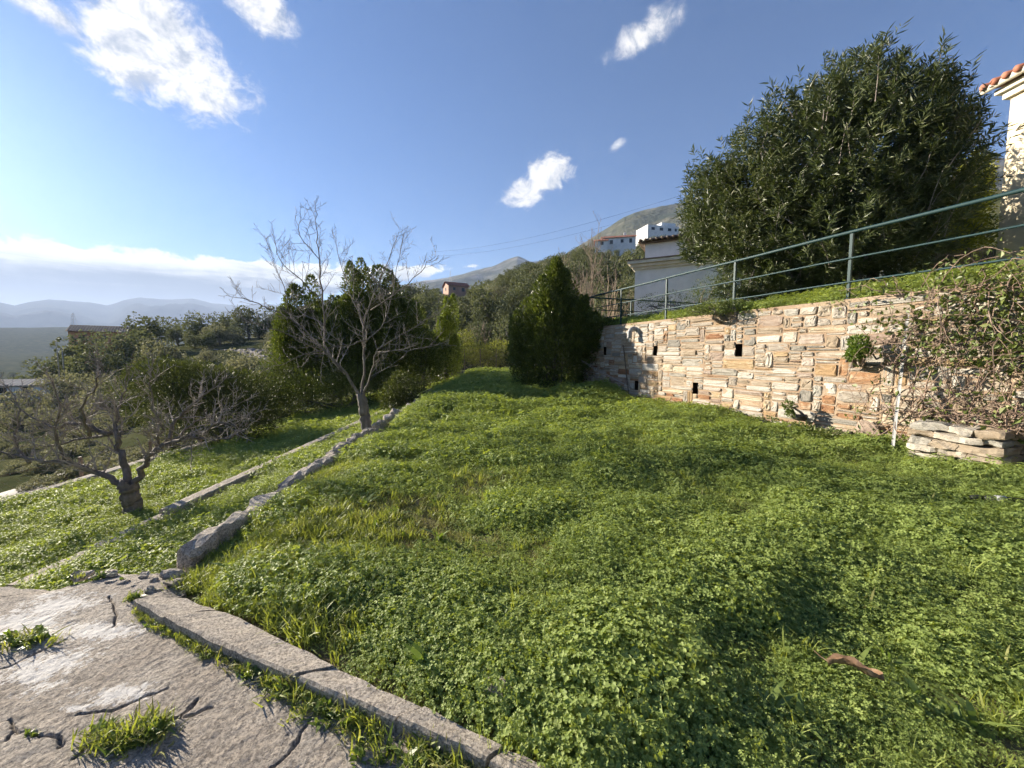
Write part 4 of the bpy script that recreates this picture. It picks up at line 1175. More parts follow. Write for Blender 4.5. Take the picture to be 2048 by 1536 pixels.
def foliage_cone(g, n, h, rad, z0=0.0, lobes=7, tip=1.0, belly=0.35, seed=0):
    """points of an upright, uneven, pointed crown and the outward directions"""
    t = g.random(n) ** 0.85
    prof = np.where(t < belly, 0.72 + 0.28 * np.sin(t / belly * math.pi / 2), np.maximum(0, 1 - ((t - belly) / (1 - belly)) ** 1.5) ** 0.75 * 0.97 + 0.03)
    a = g.uniform(0, 2 * math.pi, n)
    bump_ = 1 + 0.75 * fb(a * lobes / 6.283 * 1.6 + seed, t * h * 0.9, 1.0, 200 + seed, 3) + 0.5 * fb(a * 5 + seed, t * h * 2.5, 1.0, 210 + seed, 2)
    depth = 1 - np.abs(g.normal(0, 0.22, n)); depth = np.where(g.random(n) < 0.18, g.random(n), depth)
    r = rad * prof * bump_ * np.clip(depth, 0.05, 1.12)
    P = np.stack([r * np.cos(a), r * np.sin(a), z0 + t * h * (1 + 0.0 * a)], -1)
    D = np.stack([np.cos(a), np.sin(a), 0.55 + 0.9 * t], -1) + g.normal(0, 0.55, (n, 3))
    return P, D


def upright_shrub(name, label, px, Y, top, base_z, width_px, mat, n, seed, leaf=(0.11, 0.045), cat='shrub', group=None, z_open=0.25, lobes=7, belly=0.35, spikes=10):
    g = np.random.default_rng(seed)
    x = (px - 1024) / F * Y * 1.0; zt = at_y(px, top, Y)[2]
    rad = width_px / F * Y / 2; h = zt - base_z - z_open
    t = thing(name, label, cat, (x, Y, base_z), group)
    P, D = foliage_cone(g, int(n * 0.34), h * 0.74, rad * 0.78, z_open, lobes, 1.0, belly, seed)
    for k in range(spikes):                # separate leaders and side boughs give the ragged outline
        main = k < max(2, spikes // 5)
        a = g.uniform(0, 6.283); rr = rad * (g.uniform(0.0, 0.28) if main else g.uniform(0.25, 0.72))
        hz = h * (g.uniform(0.95, 1.0) if main and k == 0 else (g.uniform(0.86, 0.97) if main else (1.02 - 0.62 * rr / rad) * g.uniform(0.7, 1.0)))
        ln = h * g.uniform(0.28, 0.5)
        Q, E = foliage_cone(g, int(n * 0.66 / spikes), ln, rad * g.uniform(0.16, 0.34), 0, 4, 1.0, 0.3, seed + k)
        lean = 0.22 * rr / rad
        Q[:, 0] += rr * math.cos(a) + Q[:, 2] * lean * math.cos(a); Q[:, 1] += rr * math.sin(a) + Q[:, 2] * lean * math.sin(a); Q[:, 2] += z_open + hz - ln
        P = np.r_[P, Q]; D = np.r_[D, E]
    L = leaf[0] * g.uniform(0.6, 1.25, len(P)); W = leaf[1] * g.uniform(0.7, 1.2, len(P))
    add('crown', leaf_mesh('crown', P, D, L, W, mat, 0.2, g), t)
    m = MB()
    for k in range(7):
        a = g.uniform(0, 6.283); r0 = rad * 0.18 * g.random(); r1 = rad * 0.55 * g.random()
        m.tube(wobble([[r0 * math.cos(a), r0 * math.sin(a), -0.1], [r0 * 1.5 * math.cos(a), r0 * 1.5 * math.sin(a), h * 0.3], [r1 * math.cos(a), r1 * math.sin(a), h * 0.75]], 0.03, g, 3), np.linspace(0.045, 0.012, 7), 5)
    add('trunk', m.mesh('trunk', M['bark_dark'], True), t)
    return t


upright_shrub('laurel_shrub', 'tall glossy laurel shrub standing at the far end of the stone wall', 1108, 15.6, 508, 0.1, 200, M['laurel'], 40000, 41, (0.145, 0.062), z_open=0.12, belly=0.5, spikes=40)
upright_shrub('laurel_shrub', 'pointed laurel leftmost of the dark row behind the bare fruit tree', 614, 18.5, 552, -0.8, 175, M['laurel'], 26000, 42, (0.14, 0.06), belly=0.35, spikes=20)
upright_shrub('laurel_shrub', 'tallest twin-tipped laurel directly behind the bare fruit tree', 718, 19.0, 512, -0.6, 200, M['laurel'], 30000, 43, (0.14, 0.06), belly=0.5, spikes=30)
upright_shrub('laurel_shrub', 'broad dark laurel right of the bare fruit tree behind its branches', 786, 20.0, 524, -0.5, 200, M['laurel'], 30000, 44, (0.14, 0.06), belly=0.5, spikes=28)
upright_shrub('laurel_shrub', 'slim yellow-green laurel tip near the wire fence at the far end', 894, 24.5, 582, -0.2, 88, M['laurel_bright'], 11000, 45, (0.13, 0.055), belly=0.35, spikes=6)


upright_shrub('laurel_shrub', 'lower dark laurel filling the row between the first two pointed ones', 668, 20.0, 590, -0.7, 150, M['laurel'], 16000, 46, (0.14, 0.06), belly=0.5, spikes=16)
upright_shrub('laurel_shrub', 'low dark laurel at the right end of the row before the slim one', 842, 21.5, 612, -0.5, 120, M['laurel'], 12000, 47, (0.14, 0.06), belly=0.5, spikes=14)


def blob_shrub(name, label, lobes, base, mat, n, seed, leaf=(0.08, 0.035), cat='shrub', group=None, droop=0.3, stems=6, stem_mat=None, extra_up=0.4, shell=0.25):
    """lobes: (x, y, z, rx, ry, rz) in world space"""
    g = np.random.default_rng(seed); base = np.asarray(base, float)
    t = thing(name, label, cat, tuple(base), group)
    vol = np.array([(l[3] * l[4] * l[5]) ** 0.67 for l in lobes]); cnt = (n * vol / vol.sum()).astype(int)
    Ps, Ds = [], []
    for (x, y, z, rx, ry, rz), c in zip(lobes, cnt):
        u = unit(g.normal(size=(c, 3)))
        nz = 1 + 0.55 * fb(u[:, 0] * 2.2 + x, u[:, 1] * 2.2 + u[:, 2] * 2 + y, 1.0, seed, 3) + 0.4 * fb(u[:, 0] * 6 + z, u[:, 2] * 6 + u[:, 1] * 5, 1.0, seed + 3, 2)
        d = np.clip(1 - np.abs(g.normal(0, shell, c)), 0.05, 1.15); d = np.where(g.random(c) < 0.15, g.random(c), d)
        P = u * (nz * d)[:, None] * np.array([rx, ry, rz]) + np.array([x, y, z])
        Ps.append(P); Ds.append(u + g.normal(0, 0.6, (c, 3)) + np.array([0, 0, extra_up]))
    P = np.concatenate(Ps) - base; D = np.concatenate(Ds)
    k = P[:, 2] > -0.05; P, D = P[k], D[k]
    L = leaf[0] * g.uniform(0.55, 1.3, len(P)); W = leaf[1] * g.uniform(0.7, 1.25, len(P))
    add('crown', leaf_mesh('crown', P, D, L, W, mat, 0.2, g), t)
    if stems:
        m = MB()
        for i in range(stems):
            l = lobes[i % len(lobes)]; tgt = np.array(l[:3]) - base + g.normal(0, 0.3, 3) * np.array(l[3:6])
            b = np.array([g.normal(0, 0.15), g.normal(0, 0.15), -0.08])
            m.tube(wobble([b, (b + tgt) / 2 + g.normal(0, 0.1, 3), tgt], 0.03, g, 3), np.linspace(0.05, 0.012, 7), 5)
        add('trunk', m.mesh('trunk', stem_mat or M['bark_dark'], True), t)
    return t


def lobe(px, py, Y, rpx, rpy=None, ry=None):
    p = at_y(px, py, Y); r = rpx / F * Y; rz = (rpy or rpx) / F * Y
    return (*p, r, ry or r, rz)


# oleander on the bank: bunches of long leaves at the ends of many shoots
def oleander():
    g = np.random.default_rng(55)
    lob = [lobe(1700, 350, 10.4, 190, 180, 2.3), lobe(1555, 360, 11.2, 135, 125, 1.8), lobe(1470, 420, 11.9, 95, 95, 1.5), lobe(1420, 400, 12.6, 62, 70, 1.1),
           lobe(1530, 480, 11.0, 120, 90, 1.5), lobe(1650, 480, 10.2, 150, 110, 1.8), lobe(1715, 190, 10.4, 80, 82, 1.1), lobe(1790, 275, 9.8, 100, 112, 1.3), lobe(1850, 215, 9.8, 68, 58, 0.8),
           lobe(1830, 370, 9.6, 75, 110, 1.4), lobe(1780, 460, 9.6, 120, 110, 1.5), lobe(1625, 250, 10.8, 95, 80, 1.3), lobe(1400, 480, 12.4, 45, 45, 0.8), lobe(1905, 262, 9.4, 38, 46, 0.7), lobe(1500, 560, 10.9, 70, 45, 0.9), lobe(1580, 550, 10.3, 60, 45, 0.8)]
    base = np.array([8.8, 10.4, 3.3])
    t = thing('oleander_shrub', 'huge dark oleander with long narrow leaves on the bank behind the railing', 'shrub', tuple(base))
    vol = np.array([l[3] * l[5] for l in lob]); cnt = (5600 * vol / vol.sum()).astype(int)
    P, D, stems = [], [], []
    for (x, y, z, rx, ry, rz), c in zip(lob, cnt):
        u = unit(g.normal(size=(c, 3)))
        nz = 1 + 0.5 * fb(u[:, 0] * 2.5 + x, u[:, 1] * 2.5 + u[:, 2] * 2 + y, 1.0, 5, 3) + 0.35 * fb(u[:, 0] * 7 + z, u[:, 2] * 7 + u[:, 1] * 5, 1.0, 8, 2)
        nz = np.clip(nz, 0.7, 1.14)
        d = np.clip(1.02 - np.abs(g.normal(0, 0.22, c)), 0.1, 1.05)
        tip = u * (nz * d)[:, None] * np.array([rx, ry, rz]) + np.array([x, y, z])
        tip[:, 2] += np.where(u[:, 2] > 0.1, np.abs(g.normal(0, 0.26, c)) * (g.random(c) < 0.35), 0)
        ax = unit(u * 0.8 + np.array([0, 0, 0.75]) + g.normal(0, 0.25, (c, 3)))
        k = 17
        T = np.repeat(tip, k, 0); AX = np.repeat(ax, k, 0)
        back = g.uniform(0, 0.42, c * k)[:, None]
        sp = unit(np.cross(AX, g.normal(size=(c * k, 3))))
        P.append(T - AX * back); D.append(AX * (0.75 - back * 0.8) + sp * g.uniform(0.5, 1.0, (c * k, 1)) - np.array([0, 0, 0.12]))
        for q in range(0, c, 9): stems.append((tip[q] - ax[q] * 0.8, tip[q]))
    P = np.concatenate(P); D = np.concatenate(D)
    # keep behind the railing
    dw = (P[:, 0] - A0[0]) * WN[0] + (P[:, 1] - A0[1]) * WN[1]
    k = dw > 0.42; P, D = P[k] - base, D[k]
    n = len(P)
    add('crown', leaf_mesh('crown', P, D, 0.205 * g.uniform(0.6, 1.2, n), 0.031 * g.uniform(0.8, 1.2, n), M['oleander'], 0.15, g), t)
    m = MB()
    for a, b in stems: m.tube([a - base, (a + b) / 2 - base + g.normal(0, 0.02, 3), b - base], [0.012, 0.009, 0.004], 3, False)
    add('shoots', m.mesh('shoots', M['twig'], True), t, kind='stuff')
    m = MB()
    for i in range(16):
        l = lob[i]; tgt = np.array(l[:3]) - base
        b = np.array([g.normal(0, 0.5), g.normal(0, 0.5), -0.6])
        m.tube(wobble([b, b * 0.4 + tgt * 0.5 + np.array([0, 0, -0.2]), tgt], 0.05, g, 3), np.linspace(0.09, 0.02, 7), 6)
    add('trunk', m.mesh('trunk', M['bark_dark'], True), t)


oleander()

blob_shrub('evergreen_shrub', 'dense rounded evergreen shrub behind the gnarled tree on the lower terrace',
           [lobe(350, 790, 11.4, 95, 75), lobe(440, 810, 11.2, 95, 75), lobe(320, 730 + 25, 11.8, 50, 40), lobe(510, 835, 11.6, 50, 52), lobe(395, 740 + 20, 11.6, 50, 40), lobe(470, 780, 11.8, 55, 45)], (-8.3, 11.4, -1.0), M['citrus'], 26000, 61, (0.085, 0.032), stems=10)
blob_shrub('glossy_bush', 'small glossy bush growing by the stone edging right of the fruit tree', [lobe(808, 785, 13.0, 42, 34), lobe(785, 800, 12.8, 30, 26), lobe(825, 800, 13.0, 30, 24), lobe(800, 762, 13.1, 20, 20)], (-3.7, 13.0, -0.4), M['citrus'], 5200, 62, (0.085, 0.04), stems=7)
blob_shrub('undergrowth_bush', 'tangled dark bush under the laurels at the end of the lower terrace', [lobe(620, 790, 16, 70, 55), lobe(690, 790, 16.5, 70, 60), lobe(570, 800, 15.5, 45, 40), lobe(750, 770, 17.5, 60, 55)], (-7.0, 16.3, -0.8), M['laurel'], 12000, 63, (0.10, 0.04), stems=8)
blob_shrub('undergrowth_bush', 'leafy dark bush filling the gap left of the slim laurel', [lobe(850, 720, 23.5, 38, 45), lobe(880, 715, 25, 40, 45), lobe(830, 690, 24, 35, 50)], (-5.1, 24, -0.4), M['laurel'], 9000, 64, (0.12, 0.05), stems=4)
blob_shrub('pale_bush', 'pale leafy bush left of the laurel row at the terrace end', [lobe(520, 800, 15, 42, 45), lobe(555, 770, 16, 40, 45), lobe(500, 820, 14, 30, 30)], (-9.2, 15, -1.2), M['citrus'], 7000, 65, (0.09, 0.04), stems=4)
blob_shrub('yellow_bush', 'yellow-green bush lit by the sun beyond the far wire fence', [lobe(930, 690, 34, 22, 34), lobe(950, 705, 33, 30, 26), lobe(1000, 705, 34, 40, 25), lobe(975, 715, 32, 40, 20)], (-2.6, 33, 0.2), M['yellowbush'], 6500, 66, (0.16, 0.07), stems=4)
blob_shrub('clipped_hedge', 'yellow-green leafy hedge beside the cream house on the bank', [lobe(1925, 420, 11.2, 42, 60, 0.6), lobe(1890, 470, 11.0, 45, 50, 0.7), lobe(1945, 360, 11.3, 26, 50, 0.5), lobe(1865, 490, 10.6, 38, 38, 0.6), lobe(1935, 480, 11.0, 34, 45, 0.6)], (12.6, 11.1, 3.9), M['hedge'], 12000, 67, (0.075, 0.045), stems=4)
blob_shrub('trailing_plant', 'low leafy plant trailing over the wall top beneath the railing', [lobe(1430, 615, 9.35, 38, 15, 0.28), lobe(1395, 622, 9.7, 22, 10, 0.22), lobe(1465, 612, 9.2, 26, 12, 0.22)], (5.15, 9.35, 2.45), M['bramble'], 2600, 68, (0.05, 0.02), stems=4)
blob_shrub('wall_plant', 'bright green leafy plant growing out of the stone wall', [lobe(1718, 685, 6.55, 20, 16, 0.12), lobe(1722, 702, 6.5, 26, 15, 0.14), lobe(1705, 712, 6.5, 15, 8, 0.1)], (6.05, 6.75, 1.45), M['fern'], 1500, 69, (0.055, 0.022), stems=3)
blob_shrub('ivy_sprig', 'small ivy sprig hanging low on the stone wall', [lobe(1578, 812, 7.55, 11, 9, 0.08), lobe(1580, 828, 7.5, 8, 9, 0.07)], (5.62, 7.62, 0.42), M['bramble'], 260, 70, (0.05, 0.04), stems=2)
blob_shrub('corner_ivy', 'dark ivy hanging over the far corner of the stone wall', [lobe(1195, 655, 14.5, 22, 22, 0.3), lobe(1185, 690, 14.6, 16, 34, 0.3), lobe(1215, 645, 14.2, 26, 8, 0.25)], (3.0, 14.8, 1.7), M['laurel'], 3600, 71, (0.08, 0.05), stems=2)
blob_shrub('bank_shrub', 'small twiggy shrub behind the railing in front of the white house', [lobe(1430, 580, 12.6, 45, 30, 0.5), lobe(1400, 600, 12.6, 32, 20, 0.5), lobe(1345, 605, 13.4, 30, 22, 0.4), lobe(1300, 610, 14.2, 30, 22, 0.4)], (5.9, 12.9, 2.6), M['bramble'], 2400, 72, (0.06, 0.025), stems=16, stem_mat=M['twig'])

# low plants at the foot of the wall
for i, (px, py, Y, n) in enumerate([(1470, 845, 8.9, 500), (1540, 855, 8.1, 420), (1605, 872, 7.4, 520), (1660, 885, 6.9, 600), (1710, 890, 6.6, 420), (1775, 880, 6.3, 700), (1400, 815, 9.9, 380)]):
    p = at_y(px, py, Y)
    blob_shrub('wall_foot_weed', ['low leafy weed at the wall foot by the last weep hole', 'trailing weed at the wall foot under the hanging ivy', 'low brown-green weed at the wall foot near the ivy sprig', 'tangled weed beside the leaning pink slab', 'brown-green weed in front of the leaning pink slab', 'bright green weed behind the steel post', 'thin weed at the wall foot under the lower weep hole'][i],
               [(p[0], p[1], 0.12, 0.32, 0.16, 0.13), (p[0] - 0.15, p[1] + 0.3, 0.10, 0.2, 0.14, 0.1)], (p[0], p[1], 0.0), M['fern'] if i == 5 else M['bramble'], n, 80 + i, (0.05, 0.03), 'plant', 'weeds along the wall foot', stems=3)


# ------------------------------------------------------------------ brambles over the right end of the wall
def brambles():
    g = np.random.default_rng(91)
    base = np.array([6.0, 5.35, 0.55])
    t = thing('bramble_tangle', 'brown tangle of bramble stems and leaves hanging down the stone wall over the planter', 'climber', tuple(base))
    m = MB(); LP, LD = [], []
    def on_wall(s, z, d): return wall_pt(s, z, -d)
    for i in range(330):
        s0 = g.uniform(-2.6, 0.2) - 0.25; z0 = g.choice([g.uniform(0.6, 0.8), g.uniform(1.4, 2.6)]);
        s1 = s0 + g.normal(0, 0.65); z1 = np.clip(z0 + g.normal(0, 0.75), 0.5, 2.75)
        s1 = min(s1, 0.35 + (z1 - 0.6) * 0.12)
        dd0 = g.uniform(0.06, 0.4); a, b = on_wall(s0, z0, dd0), on_wall(s1, z1, g.uniform(0.06, 0.45))
        mid = (a + b) / 2 + np.r_[-WN * g.uniform(0, 0.25), g.normal(0, 0.22)]
        q = wobble([a, mid, b], 0.015, g, 5)
        m.tube(q, np.linspace(g.uniform(0.004, 0.011), 0.003, len(q)), 4, False)
        lf = int(g.integers(0, 9) * (1.9 if z0 > 1.6 else 0.7))
        for _ in range(lf):
            k = g.integers(0, len(q)); LP.append(q[k] + g.normal(0, 0.05, 3)); LD.append(g.normal(0, 1, 3) + np.array([-0.6, -0.4, -0.2]))
    # long canes that reach out over the lawn
    for P in ([(1920, 690), (1860, 730), (1800, 790), (1760, 850), (1720, 900), (1690, 905)], [(1880, 720), (1840, 800), (1800, 880), (1770, 930), (1755, 945)], [(1990, 560), (1900, 600), (1830, 620), (1760, 640), (1720, 650)], [(2000, 590), (1930, 640), (1830, 665), (1750, 690)],
              [(1960, 700), (1900, 660), (1850, 690), (1790, 660)], [(2048, 705), (2000, 697), (1950, 705)], [(2048, 712), (1990, 708), (1930, 720)], [(1950, 900), (1900, 850), (1850, 800), (1815, 740)], [(2000, 740), (1950, 810), (1900, 850)]):
        n_ = len(P)
        q = []
        for i, (px, py) in enumerate(P):
            d = ray(px, py); det = d[0] * (-WD[1]) + WD[0] * d[1]; A1 = A0 - WN * 0.30
            tt = (A1[0] * (-WD[1]) + WD[0] * A1[1]) / det
            q.append(np.array([0, 0, EYE]) + d * tt)
        q = wobble(q, 0.02, g, 4); m.tube(q, np.linspace(0.009, 0.004, len(q)), 5, False)
        for _ in range(14):
            k = g.integers(0, len(q)); LP.append(q[k] + g.normal(0, 0.04, 3)); LD.append(g.normal(0, 1, 3))
    V = np.concatenate(m.v) - base; m.v = [V]
    add('canes', m.mesh('canes', M['vine'], False), t)
    # leafy mass near the wall top
    n = 1500
    s = g.normal(-1.65, 0.55, n); z = np.clip(g.normal(2.05, 0.42, n), 0.6, 2.9); d = np.abs(g.normal(0.14, 0.14, n)) + 0.05
    k = (s < 0.1 + (z - 2.2) * 0.5) ; s, z, d = s[k], z[k], d[k]
    P = np.stack([A0[0] + WD[0] * s - WN[0] * d, A0[1] + WD[1] * s - WN[1] * d, z], -1)
    P = np.r_[P, np.array(LP)] - base; D = np.r_[g.normal(0, 1, (len(s), 3)) + np.array([-0.7, -0.4, 0.2]), np.array(LD)]
    add('leaf_cover', leaf_mesh('leaf_cover', P, D, 0.085 * g.uniform(0.5, 1.3, len(P)), 0.062 * g.uniform(0.6, 1.2, len(P)), M['bramble'], 0.2, g), t)


brambles()


# ------------------------------------------------------------------ woods: a few kinds of tree, copied one by one
def far_tree_mesh(seed, h=7.0, r=3.4, n=1300, leaf=0.42, flat=0.8, mat='oak', lobes=12):
    g = np.random.default_rng(seed); P, D = [], []
    cs = []
    for k in range(lobes):
        a = g.uniform(0, 6.283); q = r * 0.62 * math.sqrt(g.random()); zz = h * g.uniform(0.26, 0.80) - 0.2 * q
        cs.append((q * math.cos(a), q * math.sin(a), zz, r * g.uniform(0.36, 0.56)))
    for (x, y, z, s) in cs:
        c = n // lobes; u = unit(g.normal(size=(c, 3))); dd = np.clip(1 - np.abs(g.normal(0, 0.18, c)), 0.2, 1.1)
        p = u * (s * dd * (1 + 0.5 * fb(u[:, 0] * 3 + x, u[:, 1] * 3 + u[:, 2] * 3, 1, seed, 2)))[:, None]; p[:, 2] *= flat
        P.append(p + [x, y, z]); D.append(np.cross(u, g.normal(size=(c, 3))) + u * 0.35)
    P = np.concatenate(P); D = np.concatenate(D)
    cr = leaf_mesh('crown', P, D, leaf * g.uniform(0.6, 1.3, len(P)), leaf * 0.8 * g.uniform(0.6, 1.3, len(P)), M[mat], 0.15, g)
    m = MB(); m.tube(wobble([[0, 0, -0.6], [0.1, 0, h * 0.25], [0.0, 0.1, h * 0.55]], 0.05, g, 3), np.linspace(0.28, 0.12, 7), 6)
    for k in range(4):
        c = cs[k]; m.tube([[0, 0, h * 0.25], [c[0] * 0.5, c[1] * 0.5, c[2] * 0.7], [c[0], c[1], c[2]]], [0.13, 0.09, 0.04], 5)
    tr = m.mesh('trunk', M['bark_dark'], True)
    return cr, tr


KINDS = [far_tree_mesh(s) for s in (301, 302, 303, 304, 305)]
KOL = [far_tree_mesh(s, 5.0, 3.2, 1300, 0.34, 0.85, 'olive', 11) for s in (311, 312, 313)]
KBR = [far_tree_mesh(s, 2.4, 2.1, 900, 0.25, 0.8, 'olive', 7) for s in (321, 322)]


def plant_tree(name, label, x, y, z, kind, sc, rz, cat='tree', group=None, sz=None):
    t = thing(name, label, cat, (x, y, z), group, rz); t.scale = (sc, sc, sc * (sz or 1))
    add('crown', kind[0], t); add('trunk', kind[1], t)
    return t


gT = np.random.default_rng(401)
placed = []
def try_place(x, y, rmin):
    for a, b, r in placed:
        if (a - x) ** 2 + (b - y) ** 2 < (0.5 * (r + rmin)) ** 2: return False
    placed.append((x, y, rmin)); return True


SKYL = np.array([(700, 640), (830, 588), (872, 572), (885, 583), (932, 583), (940, 576), (1000, 547), (1060, 522), (1110, 506), (1178, 489), (1186, 503), (1272, 500), (1280, 478), (1352, 470), (1420, 455), (1600, 430)], float)
cnt = 0
for _ in range(20000):
    if cnt >= 290: break
    az = gT.uniform(-17, 30); r = 36 + 175 * gT.random() ** 1.15
    x, y = r * math.sin(R(az)), r * math.cos(R(az))
    if y < 34: continue
    sc = gT.uniform(0.8, 1.3) * (0.62 if r < 60 else 1.0)
    z = float(terrain_z(x, y))
    px = 1024 + F * x / y
    lim = np.interp(px, SKYL[:, 0], SKYL[:, 1]) + gT.uniform(0, 10)
    hmax = EYE + (HOR - lim) / F * y - z                 # keeps the skyline of the wood and the houses clear
    if r > 118: sc = min(sc * 1.25, hmax / 6.6)
    else: sc = min(sc, hmax / 6.6)
    if sc < 0.42: continue
    if not try_place(x, y, 4.4 * sc): continue
    cnt += 1
    zone = 'low on the hillside just beyond the far fence' if r < 75 else ('high on the ridge of the wooded hill' if r > 150 else 'midway up the wooded hillside')
    plant_tree('oak_tree', 'evergreen oak ' + zone, x, y, z - 0.3, KINDS[gT.integers(0, 5)] if gT.random() < 0.8 else KOL[gT.integers(0, 3)], sc, gT.uniform(0, 6.28), 'tree', 'oaks ' + zone)
# valley trees on the left, each at its own place
for i, (px, py, Y, kind, sc, lab) in enumerate([
        (160, 725, 88, 0, 1.15, 'dark round tree in front of the ochre building in the valley'),
        (255, 735, 80, 1, 1.05, 'tree right of the ochre building in front of the lamp posts'),
        (300, 715, 95, 2, 1.2, 'spreading tree right of the ochre building behind the road'),
        (240, 690, 120, 3, 1.1, 'tree on the rise just behind the ochre building'),
        (285, 690, 125, 0, 1.0, 'tree on the rise between the ochre building and the twin lamp posts'),
        (200, 745, 70, 4, 0.9, 'low tree in front of the ochre building by the valley path'),
        (110, 740, 75, 1, 0.9, 'tree left of the ochre building on the slope'),
        (60, 750, 70, 2, 0.8, 'tree at the left edge of the valley slope'),
        (355, 690, 118, 3, 1.0, 'tall loose tree on the skyline above the bend in the road'),
        (400, 695, 112, 0, 1.15, 'dark tree above the road left of the rocky bank'),
        (440, 700, 104, 5, 0.9, 'rounded grey-green tree growing on the rocky bank'),
        (455, 685, 128, 1, 1.15, 'tree behind the rocky bank left of its middle'),
        (500, 688, 122, 2, 1.2, 'tree behind the rocky bank above the road'),
        (545, 690, 118, 3, 1.15, 'tree behind the rocky bank next to the laurels'),
        (590, 690, 120, 4, 1.2, 'tree on the skyline behind the leftmost laurel'),
        (330, 745, 72, 6, 0.9, 'grey-green tree beside the valley road below the lamp posts'),
        (60, 790, 48, 7, 0.7, 'hazy olive tree at the left behind the gnarled tree'),
        (130, 775, 56, 5, 0.75, 'hazy olive tree beside the valley path'),
        (200, 790, 50, 6, 0.65, 'olive tree below the valley path'),
        (20, 770, 60, 7, 0.8, 'leftmost olive tree on the valley slope'),
        (560, 745, 60, 5, 0.8, 'olive tree below the road by the pale bush'),
        (480, 760, 50, 6, 0.7, 'olive tree under the road right of the evergreen shrub'),
        (650, 690, 130, 1, 1.2, 'tree behind the gap between the first two laurels'),
        (820, 650, 110, 2, 1.0, 'oak right of the laurel row below the pink house'),
        (845, 645, 115, 0, 1.0, 'oak below the pink house at the foot of the wooded hill')]):
    K = (KINDS + KOL)[kind]
    p = at_y(px, py, Y); z = float(terrain_z(p[0], p[1]))
    plant_tree('valley_tree', lab, p[0], p[1], z - 0.4, K, sc * 1.35, gT.uniform(0, 6.28), 'tree', 'trees in the valley')
for i in range(60):                        # the wood behind the road
    px = gT.uniform(-60, 680); Y = gT.uniform(96, 190); x = (px - 1024) / F * Y
    if px < 330 and Y < 125: continue
    z = float(terrain_z(x, Y)); lim = np.interp(px, [-60, 120, 200, 300, 420, 680], [725, 705, 690, 664, 655, 640])
    sc = min(gT.uniform(1.0, 1.6), (EYE + (HOR - lim) / F * Y - z) / 6.6)
    if sc < 0.4: continue
    plant_tree('oak_tree', 'grey-green tree in the hazy wood behind the valley road', x, Y, z - 0.3, (KINDS + KOL)[gT.integers(0, 8)], sc, gT.uniform(0, 6.28), 'tree', 'wood behind the valley road')
for i in range(46):
    px = gT.uniform(-60, 330); Y = gT.uniform(200, 520); x = (px - 1024) / F * Y
    plant_tree('oak_tree', 'small distant tree dotted on the hazy slope beyond the ochre building', x, Y, float(terrain_z(x, Y)) - 0.4, (KINDS + KBR)[gT.integers(0, 7)], gT.uniform(0.9, 1.6), gT.uniform(0, 6.28), 'tree', 'distant trees on the hazy slope')
for i in range(70):
    px = gT.uniform(-60, 360); Y = gT.uniform(13.5, 34); x = (px - 1024) / F * Y
    if x > -10.2: continue
    plant_tree('low_scrub', 'knee-high scrub bush on the rough slope behind the gnarled tree', x, Y, float(terrain_z(x, Y)) - 0.1, KBR[i % 2], gT.uniform(0.22, 0.46), gT.uniform(0, 6.28), 'bush', 'low scrub behind the gnarled tree', gT.uniform(0.6, 1.0))
for i in range(78):
    px = gT.uniform(-40, 600); Y = gT.uniform(15, 85) if px > 320 else gT.uniform(30, 90)
    x = (px - 1024) / F * Y
    if x > -9.8: continue
    z = float(terrain_z(x, Y))
    plant_tree('scrub_bush', 'grey-green scrub bush on the slope falling to the valley', x, Y, z - 0.2, KBR[i % 2], gT.uniform(0.45, 0.9) * (0.55 + Y / 70), gT.uniform(0, 6.28), 'bush', 'scrub on the valley slope')


# ================================================================== HOUSES
def local(C, ang):
    """house frame: x axis at angle ang"""
    return ang


def tiled_roof(w, d, h, mat, parent, ov=0.35, cols=0.22, z0=0.0, ridge='x', tile_rows=0):
    """gable roof with rounded tile ridges, ridge along x"""
    m = MB(); nx = max(8, int((w + 2 * ov) / cols * 2)); xs = np.linspace(-w / 2 - ov, w / 2 + ov, nx)
    wv = 0.035 * (np.arange(nx) % 2)
    for sgn in (-1, 1):
        rows = []
        for f in np.linspace(0, 1, 6):
            rows.append(np.stack([xs, np.full(nx, sgn * (d / 2 + ov) * (1 - f)), z0 + (h + 0.05) * f - 0.10 * (1 - f) + wv], -1))
        V = np.concatenate(rows); Fq = grid_faces(6, nx)
        m.put(V, [Fq if sgn < 0 else Fq[:, ::-1]])
        m.put(V - [0, 0, 0.12], [Fq[:, ::-1] if sgn < 0 else Fq])
    o = add('roof', m.mesh('roof', mat), parent)
    return o


